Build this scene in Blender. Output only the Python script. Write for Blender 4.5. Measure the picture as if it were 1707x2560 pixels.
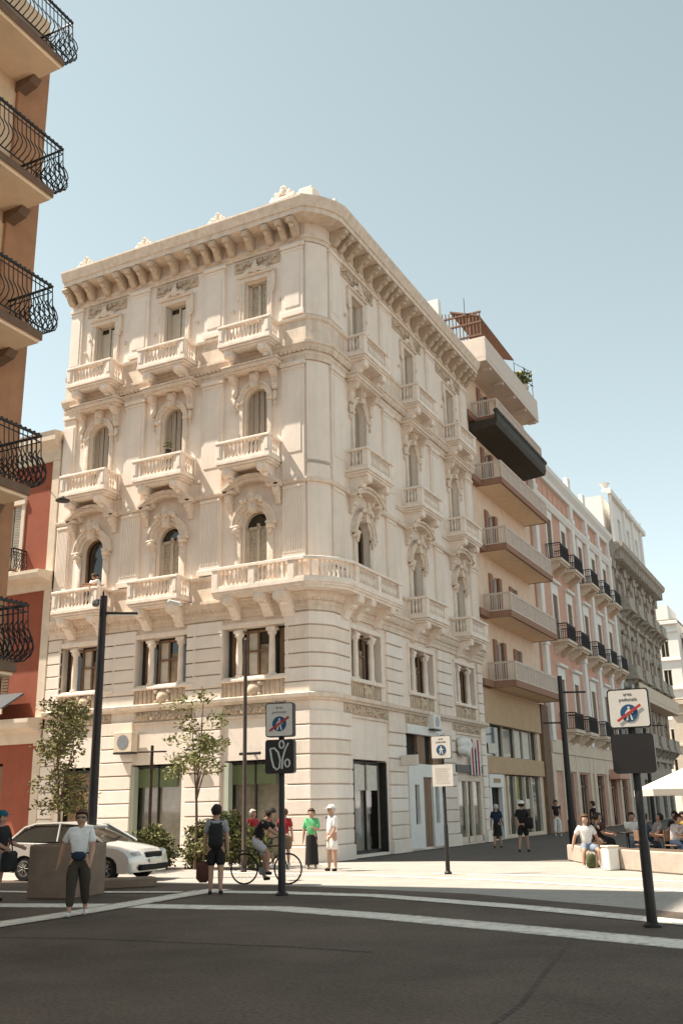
import bpy, bmesh, math, random
from mathutils import Vector, Matrix
random.seed(7)
R = math.radians; PI = math.pi
for o in list(bpy.data.objects): bpy.data.objects.remove(o)
sc = bpy.context.scene
COL = sc.collection

# ------------------------------------------------------------------ camera
yaw, pitch, roll = R(26.5756), R(17.0030), R(-1.1911)
cd = bpy.data.cameras.new('camera'); cam = bpy.data.objects.new('camera', cd); COL.objects.link(cam)
fw = Vector((-math.sin(yaw)*math.cos(pitch), math.cos(yaw)*math.cos(pitch), math.sin(pitch)))
r0 = Vector((math.cos(yaw), math.sin(yaw), 0)); u0 = r0.cross(fw)
rt = r0*math.cos(roll) + u0*math.sin(roll); up = -r0*math.sin(roll) + u0*math.cos(roll)
mw = Matrix((rt, up, -fw)).transposed().to_4x4(); mw.translation = Vector((15.07, -29.04, 1.7))
cam.matrix_world = mw
cd.sensor_fit = 'VERTICAL'; cd.sensor_height = 36.0; cd.lens = 2409.17/2560*36
cd.clip_start = .1; cd.clip_end = 3000
sc.camera = cam

# ------------------------------------------------------------------ sky, sun, exposure
SUN = Vector((-.6, -.24, 1)).normalized()
w = bpy.data.worlds.new("World"); sc.world = w; w.use_nodes = True
nt = w.node_tree; bg = nt.nodes['Background']
sky = nt.nodes.new('ShaderNodeTexSky'); sky.sky_type = 'NISHITA'; sky.sun_disc = False
sky.sun_elevation = math.asin(SUN.z); sky.sun_rotation = math.atan2(SUN.x, SUN.y)
sky.air_density = 1.0; sky.dust_density = 0.1; sky.ozone_density = 1.0; sky.altitude = 0
hs = nt.nodes.new('ShaderNodeHueSaturation'); hs.inputs['Saturation'].default_value = .38; hs.inputs['Hue'].default_value = .44
nt.links.new(sky.outputs[0], hs.inputs['Color'])
nt.links.new(hs.outputs[0], bg.inputs['Color']); bg.inputs['Strength'].default_value = .10
sd = bpy.data.lights.new('sun', 'SUN'); so = bpy.data.objects.new('sun', sd); COL.objects.link(so)
sd.energy = 5.0; sd.angle = R(.5); sd.color = (1.0, .915, .79)
so.rotation_euler = SUN.to_track_quat('Z', 'Y').to_euler(); so.location = (0, -20, 60)
sc.view_settings.view_transform = 'Standard'; sc.view_settings.look = 'None'
sc.view_settings.exposure = 1.0; sc.view_settings.gamma = 1.0; sc.view_settings.use_curve_mapping = False
sc.cycles.max_bounces = 8; sc.cycles.diffuse_bounces = 5

# ------------------------------------------------------------------ materials
def mat(name, col, rough=.8, amt=.12, scale=2.0, bump=0.0, bscale=40.0, metal=0.0, spec=.3, streak=0.0, dirt=None, fine=0.0, trans=0.0):
    m = bpy.data.materials.new(name); m.use_nodes = True; n = m.node_tree; p = n.nodes['Principled BSDF']
    p.inputs['Roughness'].default_value = rough; p.inputs['Metallic'].default_value = metal
    p.inputs['Specular IOR Level'].default_value = spec
    if trans: p.inputs['Transmission Weight'].default_value = trans
    tc = n.nodes.new('ShaderNodeTexCoord')
    no = n.nodes.new('ShaderNodeTexNoise'); no.inputs['Scale'].default_value = scale; no.inputs['Detail'].default_value = 6; no.inputs['Roughness'].default_value = .65
    n.links.new(tc.outputs['Object'], no.inputs['Vector'])
    rp = n.nodes.new('ShaderNodeMapRange'); rp.inputs['From Min'].default_value = .3; rp.inputs['From Max'].default_value = .7
    rp.inputs['To Min'].default_value = 1-amt; rp.inputs['To Max'].default_value = 1+amt
    n.links.new(no.outputs['Fac'], rp.inputs['Value'])
    mx = n.nodes.new('ShaderNodeMix'); mx.data_type = 'RGBA'; mx.blend_type = 'MULTIPLY'; mx.inputs[0].default_value = 1
    mx.inputs[6].default_value = (*col, 1)
    n.links.new(rp.outputs[0], mx.inputs[7]); out = mx.outputs[2]
    if streak or dirt:
        mp = n.nodes.new('ShaderNodeMapping'); mp.inputs['Scale'].default_value = (5, 5, .45)
        n.links.new(tc.outputs['Object'], mp.inputs['Vector'])
        n2 = n.nodes.new('ShaderNodeTexNoise'); n2.inputs['Scale'].default_value = 1.0; n2.inputs['Detail'].default_value = 5
        n.links.new(mp.outputs[0], n2.inputs['Vector'])
        r2 = n.nodes.new('ShaderNodeMapRange'); r2.inputs['From Min'].default_value = .5; r2.inputs['From Max'].default_value = .75
        r2.inputs['To Min'].default_value = 0; r2.inputs['To Max'].default_value = streak
        n.links.new(n2.outputs['Fac'], r2.inputs['Value'])
        m2 = n.nodes.new('ShaderNodeMix'); m2.data_type = 'RGBA'; m2.inputs[7].default_value = (*(dirt or (.2, .16, .12)), 1)
        n.links.new(r2.outputs[0], m2.inputs[0]); n.links.new(out, m2.inputs[6]); out = m2.outputs[2]
    if fine:
        n4 = n.nodes.new('ShaderNodeTexNoise'); n4.inputs['Scale'].default_value = bscale; n4.inputs['Detail'].default_value = 3
        n.links.new(tc.outputs['Object'], n4.inputs['Vector'])
        r4 = n.nodes.new('ShaderNodeMapRange'); r4.inputs['From Min'].default_value = .3; r4.inputs['From Max'].default_value = .7
        r4.inputs['To Min'].default_value = 1-fine; r4.inputs['To Max'].default_value = 1+fine
        n.links.new(n4.outputs['Fac'], r4.inputs['Value'])
        m4 = n.nodes.new('ShaderNodeMix'); m4.data_type = 'RGBA'; m4.blend_type = 'MULTIPLY'; m4.inputs[0].default_value = 1
        n.links.new(out, m4.inputs[6]); n.links.new(r4.outputs[0], m4.inputs[7]); out = m4.outputs[2]
    n.links.new(out, p.inputs['Base Color'])
    if bump:
        n3 = n.nodes.new('ShaderNodeTexNoise'); n3.inputs['Scale'].default_value = bscale; n3.inputs['Detail'].default_value = 6
        n.links.new(tc.outputs['Object'], n3.inputs['Vector'])
        b = n.nodes.new('ShaderNodeBump'); b.inputs['Strength'].default_value = bump; b.inputs['Distance'].default_value = .03
        n.links.new(n3.outputs['Fac'], b.inputs['Height']); n.links.new(b.outputs[0], p.inputs['Normal'])
    return m
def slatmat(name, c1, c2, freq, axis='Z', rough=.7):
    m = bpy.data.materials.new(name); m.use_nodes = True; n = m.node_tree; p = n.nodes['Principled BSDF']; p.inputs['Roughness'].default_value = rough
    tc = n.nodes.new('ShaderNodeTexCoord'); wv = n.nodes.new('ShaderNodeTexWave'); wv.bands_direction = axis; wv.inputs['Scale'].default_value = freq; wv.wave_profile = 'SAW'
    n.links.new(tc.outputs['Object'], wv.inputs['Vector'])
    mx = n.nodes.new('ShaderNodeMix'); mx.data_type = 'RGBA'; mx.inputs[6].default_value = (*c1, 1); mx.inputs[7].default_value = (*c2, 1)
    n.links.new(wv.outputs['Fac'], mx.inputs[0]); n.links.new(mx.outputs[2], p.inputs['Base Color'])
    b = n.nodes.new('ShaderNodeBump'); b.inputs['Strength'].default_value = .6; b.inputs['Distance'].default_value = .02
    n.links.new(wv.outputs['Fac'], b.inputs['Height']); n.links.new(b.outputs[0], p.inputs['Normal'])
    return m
M = {}
M['stone'] = mat('pale_stone', (.79, .685, .59), .85, .06, 1.3, .25, 18, streak=.14, dirt=(.38, .29, .21))
M['stoneb'] = mat('pale_stone_block', (.75, .64, .54), .85, .08, 1.7, .25, 18, streak=.25, dirt=(.42, .34, .26))
M['stonec'] = mat('pale_stone_block_light', (.82, .73, .65), .85, .06, 1.7, .25, 18, streak=.15, dirt=(.45, .37, .28))
M['stone2'] = mat('pale_stone_trim', (.81, .70, .60), .85, .12, 3.0, .3, 25, streak=.18, dirt=(.40, .32, .24))
M['stone4'] = mat('tan_stone_trim', (.71, .59, .48), .88, .14, 3.5, .4, 22, streak=.3, dirt=(.36, .27, .19))
M['stone3'] = mat('weathered_shaded_stone', (.56, .445, .335), .9, .2, 4.0, .5, 20, streak=.35, dirt=(.30, .23, .17))  # weathered tone, darkened further to deepen the shade under the cornice
M['glass'] = mat('dark_glass', (.025, .025, .022), .06, .2, 1.0, spec=.6)
M['glass2'] = mat('shop_glass', (.03, .035, .028), .05, .3, .8, spec=.6)
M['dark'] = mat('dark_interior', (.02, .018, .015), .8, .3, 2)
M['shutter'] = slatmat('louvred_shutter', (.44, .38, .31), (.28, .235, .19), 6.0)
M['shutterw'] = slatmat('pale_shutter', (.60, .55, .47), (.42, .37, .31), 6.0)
M['frame'] = mat('window_frame', (.52, .45, .36), .6, .1)
M['framed'] = mat('brown_frame', (.22, .13, .075), .6, .15)
M['curtain'] = mat('curtain', (.62, .58, .50), .9, .12, 5)
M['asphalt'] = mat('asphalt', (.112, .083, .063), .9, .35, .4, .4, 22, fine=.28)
M['paving'] = mat('sun_paled_paving', (.38, .34, .30), .85, .10, .8, .2, 30, fine=.12)  # paving colour lightened to stand for sunlight on the street
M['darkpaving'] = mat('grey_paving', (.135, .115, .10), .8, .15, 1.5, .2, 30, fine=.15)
M['sunstreak'] = mat('pale_sun_streak', (.78, .71, .61), .75, .2, 3, .2, 60, fine=.1)  # pale colour standing for streaks of sunlight across the street
def patchy_fade(m, col, lo=.42, hi=.60, sc_=7):
    n = m.node_tree; p = n.nodes['Principled BSDF']; src = p.inputs['Base Color'].links[0].from_socket
    tc = n.nodes.new('ShaderNodeTexCoord'); no = n.nodes.new('ShaderNodeTexNoise'); no.inputs['Scale'].default_value = sc_; no.inputs['Detail'].default_value = 9; no.inputs['Roughness'].default_value = .75
    n.links.new(tc.outputs['Object'], no.inputs['Vector']); r = n.nodes.new('ShaderNodeMapRange'); r.inputs['From Min'].default_value = lo; r.inputs['From Max'].default_value = hi
    at = n.nodes.new('ShaderNodeAttribute'); at.attribute_name = 'cover'; ad = n.nodes.new('ShaderNodeMath'); ad.operation = 'MULTIPLY_ADD'; ad.inputs[1].default_value = .38; n.links.new(at.outputs['Fac'], ad.inputs[0]); n.links.new(no.outputs['Fac'], ad.inputs[2]); n.links.new(ad.outputs[0], r.inputs['Value']); mx = n.nodes.new('ShaderNodeMix'); mx.data_type = 'RGBA'; mx.inputs[6].default_value = (*col, 1)
    n.links.new(r.outputs[0], mx.inputs[0]); n.links.new(src, mx.inputs[7]); n.links.new(mx.outputs[2], p.inputs['Base Color'])
patchy_fade(M['sunstreak'], (.125, .095, .072), .50, .84)  # breaks up and softens the edges of the painted sun streaks
def slabs(m, bw, bh, rot):
    n = m.node_tree; p = n.nodes['Principled BSDF']; src = p.inputs['Base Color'].links[0].from_socket
    tc = n.nodes.new('ShaderNodeTexCoord'); mp = n.nodes.new('ShaderNodeMapping'); mp.inputs['Rotation'].default_value = (0, 0, rot); n.links.new(tc.outputs['Object'], mp.inputs['Vector'])
    bt = n.nodes.new('ShaderNodeTexBrick'); bt.inputs['Scale'].default_value = 1; bt.inputs['Brick Width'].default_value = bw; bt.inputs['Row Height'].default_value = bh; bt.inputs['Mortar Size'].default_value = .012
    bt.inputs['Color1'].default_value = (1, 1, 1, 1); bt.inputs['Color2'].default_value = (.93, .92, .91, 1); bt.inputs['Mortar'].default_value = (.76, .74, .71, 1); n.links.new(mp.outputs[0], bt.inputs['Vector'])
    mx = n.nodes.new('ShaderNodeMix'); mx.data_type = 'RGBA'; mx.blend_type = 'MULTIPLY'; mx.inputs[0].default_value = 1
    n.links.new(src, mx.inputs[6]); n.links.new(bt.outputs['Color'], mx.inputs[7]); n.links.new(mx.outputs[2], p.inputs['Base Color'])
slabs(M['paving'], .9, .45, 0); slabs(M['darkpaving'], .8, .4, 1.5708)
def clear(name):
    m = bpy.data.materials.new(name); m.use_nodes = True; n = m.node_tree; n.nodes.remove(n.nodes['Principled BSDF']); o = n.nodes['Material Output']
    t = n.nodes.new('ShaderNodeBsdfTransparent'); t.inputs[0].default_value = (.95, .96, .94, 1); g = n.nodes.new('ShaderNodeBsdfGlossy'); g.inputs['Roughness'].default_value = .03; lw = n.nodes.new('ShaderNodeLayerWeight'); lw.inputs[0].default_value = .25; f = n.nodes.new('ShaderNodeMath'); f.operation = 'MULTIPLY_ADD'; f.inputs[1].default_value = .5; f.inputs[2].default_value = .06; n.links.new(lw.outputs['Facing'], f.inputs[0])
    x = n.nodes.new('ShaderNodeMixShader'); n.links.new(f.outputs[0], x.inputs[0]); n.links.new(t.outputs[0], x.inputs[1]); n.links.new(g.outputs[0], x.inputs[2]); n.links.new(x.outputs[0], o.inputs[0]); return m
M['clear'] = clear('clear_glass')
M['iron'] = mat('black_iron', (.018, .016, .015), .5, .2, 10, spec=.4)
M['metal'] = mat('dark_metal', (.03, .026, .024), .45, .2, 6, metal=.3)
M['pole'] = mat('brown_painted_metal', (.055, .034, .024), .5, .2, 6)
M['grey'] = mat('grey_metal', (.25, .25, .25), .4, .1, 6, metal=.5)
M['white'] = mat('white_panel', (.74, .71, .66), .6, .06, 3)
M['brownwall'] = mat('brown_plaster', (.40, .20, .105), .9, .12, 2, .2, 30, streak=.2, dirt=(.2, .12, .07))
M['brownslab'] = mat('slab_edge', (.19, .12, .08), .9, .15, 3, .2, 30)
M['soffit'] = mat('soffit_plaster', (.88, .68, .48), .9, .08, 2, .2, 30)
M['tanwall'] = mat('tan_plaster', (.66, .47, .31), .9, .1, 2, .2, 30, streak=.15, dirt=(.4, .27, .16))
M['red'] = mat('red_plaster', (.29, .085, .048), .9, .12, 1.5, .2, 30, streak=.15, dirt=(.25, .08, .05))
M['cream'] = mat('cream_plaster', (.66, .55, .43), .88, .10, 2, .15, 30, streak=.15, dirt=(.4, .32, .24))
M['orange'] = mat('orange_plaster', (.60, .35, .26), .9, .12, 2, .2, 30, streak=.12, dirt=(.3, .12, .08))
M['ochre'] = mat('ochre_panel', (.48, .33, .195), .75, .08, 2, .1, 30)
M['beige'] = mat('beige_plaster', (.72, .55, .415), .9, .10, 1.5, .2, 30)
M['brick'] = mat('brown_tile', (.30, .165, .11), .85, .2, 8, .3, 30)
M['greystone'] = mat('grey_stone', (.42, .37, .31), .9, .25, 3, .5, 20, streak=.35, dirt=(.12, .10, .085))
M['whitewall'] = mat('white_plaster', (.78, .75, .70), .9, .05, 2, .1, 30)
M['rail'] = mat('pale_railing', (.62, .52, .44), .6, .08, 4)
M['cladding'] = mat('dark_cladding', (.05, .042, .03), .7, .25, 4, .4, 15)
M['concrete'] = mat('concrete', (.235, .165, .12), .9, .16, 3, .3, 30)
M['concrete2'] = mat('pale_concrete', (.42, .355, .29), .9, .14, 3, .3, 30)
M['bark'] = mat('bark', (.13, .085, .055), .95, .3, 15, .6, 25)
M['leaf'] = mat('leaf_green', (.13, .13, .042), .6, .35, 3, spec=.3)
M['leafy'] = mat('leaf_yellow_green', (.25, .24, .085), .6, .35, 3, spec=.3)
M['leafd'] = mat('leaf_dark', (.07, .08, .028), .6, .35, 3, spec=.3)
M['blue'] = mat('sign_blue', (.02, .075, .16), .5, .05)
M['signred'] = mat('sign_red', (.42, .045, .035), .5, .05)
M['signwhite'] = mat('sign_white', (.66, .60, .53), .55, .06, 5)
M['ink'] = mat('ink', (.06, .055, .05), .6, .05)
M['graf'] = mat('spray_paint', (.55, .53, .48), .7, .1, 8)
M['panel'] = mat('dark_panel', (.022, .018, .016), .4, .15, 5)
M['silver'] = mat('silver_paint', (.70, .68, .64), .25, .03, 5, metal=.35, spec=.5)
M['rubber'] = mat('rubber', (.015, .014, .013), .85, .2, 8)
M['skin'] = mat('skin', (.44, .255, .175), .6, .08, 6)
M['skin2'] = mat('skin_tan', (.36, .17, .10), .6, .08, 6)
M['hair'] = mat('dark_hair', (.022, .015, .011), .7, .2, 20)
M['hairb'] = mat('brown_hair', (.10, .05, .025), .7, .2, 20)
M['hairg'] = mat('grey_hair', (.45, .40, .36), .7, .15, 20)
def cloth(n, c): M[n] = mat(n + '_cloth', c, .9, .15, 8, .3, 60); return n
for n, c in dict(cwhite=(.74, .70, .66), cblack=(.02, .018, .018), cgrey=(.32, .30, .30), cnavy=(.02, .03, .055), colive=(.055, .043, .030), cdenim=(.20, .25, .31), cgreen=(.13, .46, .20), cteal=(.01, .10, .14), cred=(.36, .03, .035), cbrown=(.085, .032, .022), cyellow=(.48, .36, .06), corange=(.50, .16, .09), cshort=(.50, .48, .50), ctan=(.40, .28, .18)).items(): cloth(n, c)
M['canvas'] = mat('canvas', (.62, .54, .45), .85, .06, 4)
M['awn'] = mat('awning_fabric', (.09, .09, .095), .9, .1, 4)
M['rust'] = mat('weathered_brown_timber', (.21, .125, .085), .85, .2, 6)
M['grille'] = mat('brushed_gold', (.35, .22, .08), .5, .1)
# ------------------------------------------------------------------ mesh helpers
class MB:
    def __init__(s): s.v = []; s.f = []; s.mi = []; s.cur = 0
    def add(s, vs, fs):
        b = len(s.v); s.v += [tuple(v) for v in vs]
        for f in fs: s.f.append([b+i for i in f]); s.mi.append(s.cur)
    def box(s, x0, x1, y0, y1, z0, z1, bev=0):
        if x1 < x0: x0, x1 = x1, x0
        if y1 < y0: y0, y1 = y1, y0
        if z1 < z0: z0, z1 = z1, z0
        b = min(bev, (x1-x0)*.45, (y1-y0)*.45, (z1-z0)*.45)
        if b <= 0:
            s.add([(x0,y0,z0),(x1,y0,z0),(x1,y1,z0),(x0,y1,z0),(x0,y0,z1),(x1,y0,z1),(x1,y1,z1),(x0,y1,z1)],
                  [(0,3,2,1),(4,5,6,7),(0,1,5,4),(1,2,6,5),(2,3,7,6),(3,0,4,7)])
        else:
            def ring(z, i): return [(x0+i,y0+b,z),(x0+b,y0+i,z),(x1-b,y0+i,z),(x1-i,y0+b,z),(x1-i,y1-b,z),(x1-b,y1-i,z),(x0+b,y1-i,z),(x0+i,y1-b,z)]
            rs = [[(x0+b,y0+b,z0)]*0 + ring(z0, b), ring(z0+b, 0), ring(z1-b, 0), ring(z1, b)]
            s.loft(rs, True)
    def loft(s, rings, cap=True, closed=True):
        n = len(rings[0]); b = len(s.v)
        for r in rings: s.v += [tuple(p) for p in r]
        for j in range(len(rings)-1):
            for i in range(n if closed else n-1):
                k = (i+1) % n
                s.f.append([b+j*n+i, b+j*n+k, b+(j+1)*n+k, b+(j+1)*n+i]); s.mi.append(s.cur)
        if cap and closed:
            s.f.append([b+i for i in range(n)][::-1]); s.mi.append(s.cur)
            s.f.append([b+(len(rings)-1)*n+i for i in range(n)]); s.mi.append(s.cur)
    def prism(s, poly, a, b, axis='y'):
        def P(u, v, t):
            return (u, t, v) if axis == 'y' else ((t, u, v) if axis == 'x' else (u, v, t))
        s.loft([[P(u, v, a) for u, v in poly], [P(u, v, b) for u, v in poly]], True)
    def lathe(s, prof, c=(0,0,0), seg=8, axis='z', cap=True):
        rs = []
        for r, h in prof:
            ring = []
            for i in range(seg):
                a = 2*PI*i/seg; x, y = r*math.cos(a), r*math.sin(a)
                p = (x, y, h) if axis == 'z' else ((h, x, y) if axis == 'x' else (x, h, y))
                ring.append((c[0]+p[0], c[1]+p[1], c[2]+p[2]))
            rs.append(ring)
        s.loft(rs, cap)
    def ell(s, c, r, seg=8, rings=6, jit=0):
        rs = []
        for j in range(1, rings):
            t = PI*j/rings - PI/2; ring = []
            for i in range(seg):
                a = 2*PI*i/seg; q = 1 + (random.uniform(-jit, jit) if jit else 0)
                ring.append((c[0]+r[0]*math.cos(t)*math.cos(a)*q, c[1]+r[1]*math.cos(t)*math.sin(a)*q, c[2]+r[2]*math.sin(t)*q))
            rs.append(ring)
        s.loft(rs, True)
    def tube(s, pts, r, seg=6, cap=True):
        pts = [Vector(p) for p in pts]; n = len(pts); rs = []
        rr = r if isinstance(r, (list, tuple)) else [r]*n
        ref = None
        for i, p in enumerate(pts):
            d = (pts[min(i+1, n-1)] - pts[max(i-1, 0)])
            if d.length < 1e-9: d = Vector((0, 0, 1))
            d.normalize()
            if ref is None: ref = Vector((1, 0, 0)) if abs(d.x) < .9 else Vector((0, 1, 0))
            a = d.cross(ref); a.normalize(); b2 = d.cross(a); ref = a.cross(d)
            if ref.length < 1e-6: ref = Vector((0, 0, 1))
            rs.append([tuple(p + (a*math.cos(2*PI*k/seg) + b2*math.sin(2*PI*k/seg))*rr[i]) for k in range(seg)])
        s.loft(rs, cap)
    def quad(s, a, b, c, d): s.add([a, b, c, d], [(0, 1, 2, 3)])
    def build(s, name, m, parent=None, smooth=None, recalc=True):
        me = bpy.data.meshes.new(name); me.from_pydata(s.v, [], s.f)
        ms = m if isinstance(m, (list, tuple)) else [m]
        for x in ms: me.materials.append(x)
        if len(ms) > 1: me.polygons.foreach_set('material_index', s.mi)
        if recalc:
            bm = bmesh.new(); bm.from_mesh(me); bmesh.ops.recalc_face_normals(bm, faces=bm.faces); bm.to_mesh(me); bm.free()
        me.update()
        if smooth:
            me.shade_smooth(); me.set_sharp_from_angle(angle=R(smooth))
        o = bpy.data.objects.new(name, me); COL.objects.link(o)
        if parent: o.parent = parent
        return o
def empty(name, loc=(0, 0, 0), rz=0):
    o = bpy.data.objects.new(name, None); COL.objects.link(o); o.location = loc; o.rotation_euler = (0, 0, rz); o.empty_display_size = .2
    return o
def tag(o, label, cat, group=None):
    o['label'] = label; o['category'] = cat
    if group: o['group'] = group
    return o
def struct(o): o['kind'] = 'structure'; return o
def kids(o): return [c for c in bpy.data.objects if c.parent == o]
CH = {}
def copy_tree(o, parent=None, loc=None, rz=None):
    c = o.copy(); COL.objects.link(c)
    if parent is not None: c.parent = parent
    if loc is not None: c.location = loc
    if rz is not None: c.rotation_euler = (0, 0, rz)
    for ch in o.children: copy_tree(ch, c)
    return c
def put(o, loc, rz=0):
    o.location = loc; o.rotation_euler = (0, 0, rz); return o
def text(body, size, m, parent, loc, rot, name='lettering', depth=.004, align='CENTER'):
    cu = bpy.data.curves.new(name, 'FONT'); cu.body = body; cu.size = size; cu.align_x = align; cu.align_y = 'CENTER'; cu.extrude = depth; cu.resolution_u = 2
    t = bpy.data.objects.new(name + '_src', cu); COL.objects.link(t)
    dg = bpy.context.evaluated_depsgraph_get(); me = bpy.data.meshes.new_from_object(t.evaluated_get(dg)); me.name = name
    bpy.data.objects.remove(t)
    me.materials.clear(); me.materials.append(m)
    o = bpy.data.objects.new(name, me); COL.objects.link(o); o.parent = parent; o.location = loc; o.rotation_euler = rot
    return o
def wall_open(mb, u0, u1, z0, z1, ops, d=.35, y=0.0):
    """wall face at local y (outward is -y) with openings (ua, ub, za, zb, arched); reveals d deep"""
    us = sorted(set([u0, u1] + [o[0] for o in ops] + [o[1] for o in ops]))
    zs = sorted(set([z0, z1] + [o[2] for o in ops] + [o[3] for o in ops]))
    for i in range(len(us)-1):
        for j in range(len(zs)-1):
            a, b, c, e = us[i], us[i+1], zs[j], zs[j+1]; mu, mz = (a+b)/2, (c+e)/2
            if any(o[0] < mu < o[1] and o[2] < mz < o[3] for o in ops): continue
            mb.quad((a, y, c), (b, y, c), (b, y, e), (a, y, e))
    for ua, ub, za, zb, ar in ops:
        r = (ub-ua)/2; cu = (ua+ub)/2; sp = zb - r if ar else zb
        mb.quad((ua, y, za), (ua, y+d, za), (ua, y+d, sp), (ua, y, sp)); mb.quad((ub, y, za), (ub, y, sp), (ub, y+d, sp), (ub, y+d, za))
        mb.quad((ua, y, za), (ub, y, za), (ub, y+d, za), (ua, y+d, za))
        if ar:
            N = 12; pt = [(cu-r*math.cos(PI*k/N), sp+r*math.sin(PI*k/N)) for k in range(N+1)]
            for k in range(N):
                (p, q), (s, t) = pt[k], pt[k+1]
                mb.quad((p, y, q), (s, y, t), (s, y+d, t), (p, y+d, q))
                mb.quad((p, y, q), (p, y, zb), (s, y, zb), (s, y, t))
        else:
            mb.quad((ua, y, zb), (ub, y, zb), (ub, y+d, zb), (ua, y+d, zb))
def arc(cu, cz, r, a0, a1, n): return [(cu + r*math.cos(a0+(a1-a0)*k/n), cz + r*math.sin(a0+(a1-a0)*k/n)) for k in range(n+1)]
def archband(mb, cu, cz, r0, r1, y0, y1, a0=0, a1=PI, n=14):
    A = arc(cu, cz, r0, a0, a1, n); B = arc(cu, cz, r1, a0, a1, n)
    mb.loft([[(a[0], y0, a[1]), (b[0], y0, b[1]), (b[0], y1, b[1]), (a[0], y1, a[1])] for a, b in zip(A, B)], True)
# ------------------------------------------------------------------ ground
XR = -.3
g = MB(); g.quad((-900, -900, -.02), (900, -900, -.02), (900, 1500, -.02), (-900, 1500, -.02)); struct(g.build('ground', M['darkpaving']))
g = MB()
road = [(-60, -8.9), (0.5, -8.6), (4, -8.7), (8, -9.6), (14, -12.9), (60, -34), (60, -80), (-60, -80)]  # asphalt begins at the cast shadow edge, leaving the sunlit band pale
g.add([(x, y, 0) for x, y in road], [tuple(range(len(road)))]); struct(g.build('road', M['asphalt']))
pv = [(-60, 0.2), (-60, -9.2), (0.5, -8.9), (4, -9.0), (8, -9.9), (14, -13.2), (60, -34.5), (60, 4), (3.5, 1.2), (-.2, .3)]  # paving carried out to the shadow line, its pale tone imitating sun
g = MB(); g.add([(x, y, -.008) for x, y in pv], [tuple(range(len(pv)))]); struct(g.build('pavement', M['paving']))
def ribbon(name, pts, wid, m, z=.004, parent=None):
    P = [Vector((x, y, 0)) for x, y in pts]; Q = []
    for p, q in zip(P, P[1:]): Q += [p.lerp(q, t/6) for t in range(6)]
    Q.append(P[-1]); ws = (-.5, -.38, 0, .38, .5); V = []; F = []; A = []
    for i, p in enumerate(Q):
        d = (Q[min(i+2, len(Q)-1)] - Q[max(i-2, 0)]).normalized(); n = Vector((-d.y, d.x, 0))*wid
        for k, t in enumerate(ws): V.append(tuple(p + n*t + Vector((0, 0, z)))); A.append((0, .75, 1, .75, 0)[k])
    for i in range(len(Q)-1):
        for k in range(4): F.append((i*5+k, (i+1)*5+k, (i+1)*5+k+1, i*5+k+1))
    me = bpy.data.meshes.new(name); me.from_pydata(V, [], F); me.materials.append(m); at = me.attributes.new('cover', 'FLOAT', 'POINT'); at.data.foreach_set('value', A)
    o = bpy.data.objects.new(name, me); COL.objects.link(o); return struct(o)
ribbon('sun_streak', [(-6, -14.7), (0, -14.1), (2.7, -13.5), (5.8, -13.2), (8, -13.8), (10.7, -14.8), (13, -15.7), (17, -17.6)], .8, M['sunstreak'])  # this and the next pale lines imitate streaks of sun
ribbon('sun_streak', [(1.9, -10.5), (4.1, -10.35), (6.4, -10.5), (9.8, -11.9), (12.6, -13.4), (17, -15.9)], .62, M['sunstreak'], .008)
ribbon('sun_streak', [(2.62, -17.6), (2.6, -16.6), (2.6, -14.6), (2.35, -11.4), (2.3, -9.9)], .7, M['sunstreak'], .012)
ribbon('sun_streak', [(-2, -4.6), (3.5, -5.1), (7.6, -6.1), (13, -8.6), (20, -12)], .35, M['sunstreak'], -.002)
ribbon('sun_streak', [(5, -4.1), (8.5, -4.6), (13, -6.3), (20, -9)], .3, M['sunstreak'], -.002)
ribbon('sun_streak', [(-8, -11.9), (-1.5, -11.6), (1.9, -10.8)], .35, M['sunstreak'], .016)
# patched seams in the asphalt
M['seam'] = mat('asphalt_seam', (.082, .065, .054), .9, .3, 2, .6, 15, fine=.4)
ribbon('asphalt_seam', [(1, -18.6), (5, -17.6), (8.4, -17.4), (9.6, -17.5)], .07, M['seam'], .003)
ribbon('asphalt_seam', [(11.6, -15.9), (11.9, -18), (12.2, -20), (12.3, -23.5)], .05, M['seam'], .0035)

# ------------------------------------------------------------------ main corner building
def subpath(ul, yr, n=8):
    """footprint path: flat left face, shallow curved corner facet with crisp arrises, flat right face"""
    A, B = Vector((-.8, 0)), Vector((XR, .75)); am = math.atan2(B.y-A.y, B.x-A.x); hf = R(18)
    rad = (B-A).length/2/math.sin(hf); mid = (A+B)/2; nm = Vector((math.sin(am), -math.cos(am))); cen = mid - nm*rad*math.cos(hf)
    an = math.atan2(nm.y, nm.x); pts = []
    for k in range(n+1):
        a = an - hf + 2*hf*k/n; N = Vector((math.cos(a), math.sin(a))); pts.append((cen+N*rad, N))
    def mitre(a, b): return (a+b)/(1+a.dot(b))
    pts[0] = (A, mitre(Vector((0, -1)), pts[0][1])); pts[-1] = (B, mitre(Vector((1, 0)), pts[-1][1]))
    p = []
    if ul < -.8: p.append((Vector((ul, 0)), Vector((0, -1))))
    p += pts
    if yr > .75: p.append((Vector((XR, yr)), Vector((1, 0))))
    return p
def segL(a, b): return [(Vector((a, 0)), Vector((0, -1))), (Vector((b, 0)), Vector((0, -1)))]
def segR(a, b): return [(Vector((XR, a)), Vector((1, 0))), (Vector((XR, b)), Vector((1, 0)))]
def sweep(mb, prof, path):
    prof = [(n if n > .001 or n < 0 else -.04, z) for n, z in prof]
    mb.loft([[(P.x+N.x*n, P.y+N.y*n, z) for n, z in prof] for P, N in path], True)
LC = [-3.01, -6.91, -10.61]; RC = [3.4, 8.8, 14.1]
LEND, REND = -12.6, 16.75
LP = [-1.35, -4.96, -8.76, -12.22]; RP = [1.35, 6.1, 11.45, 16.2]
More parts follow.
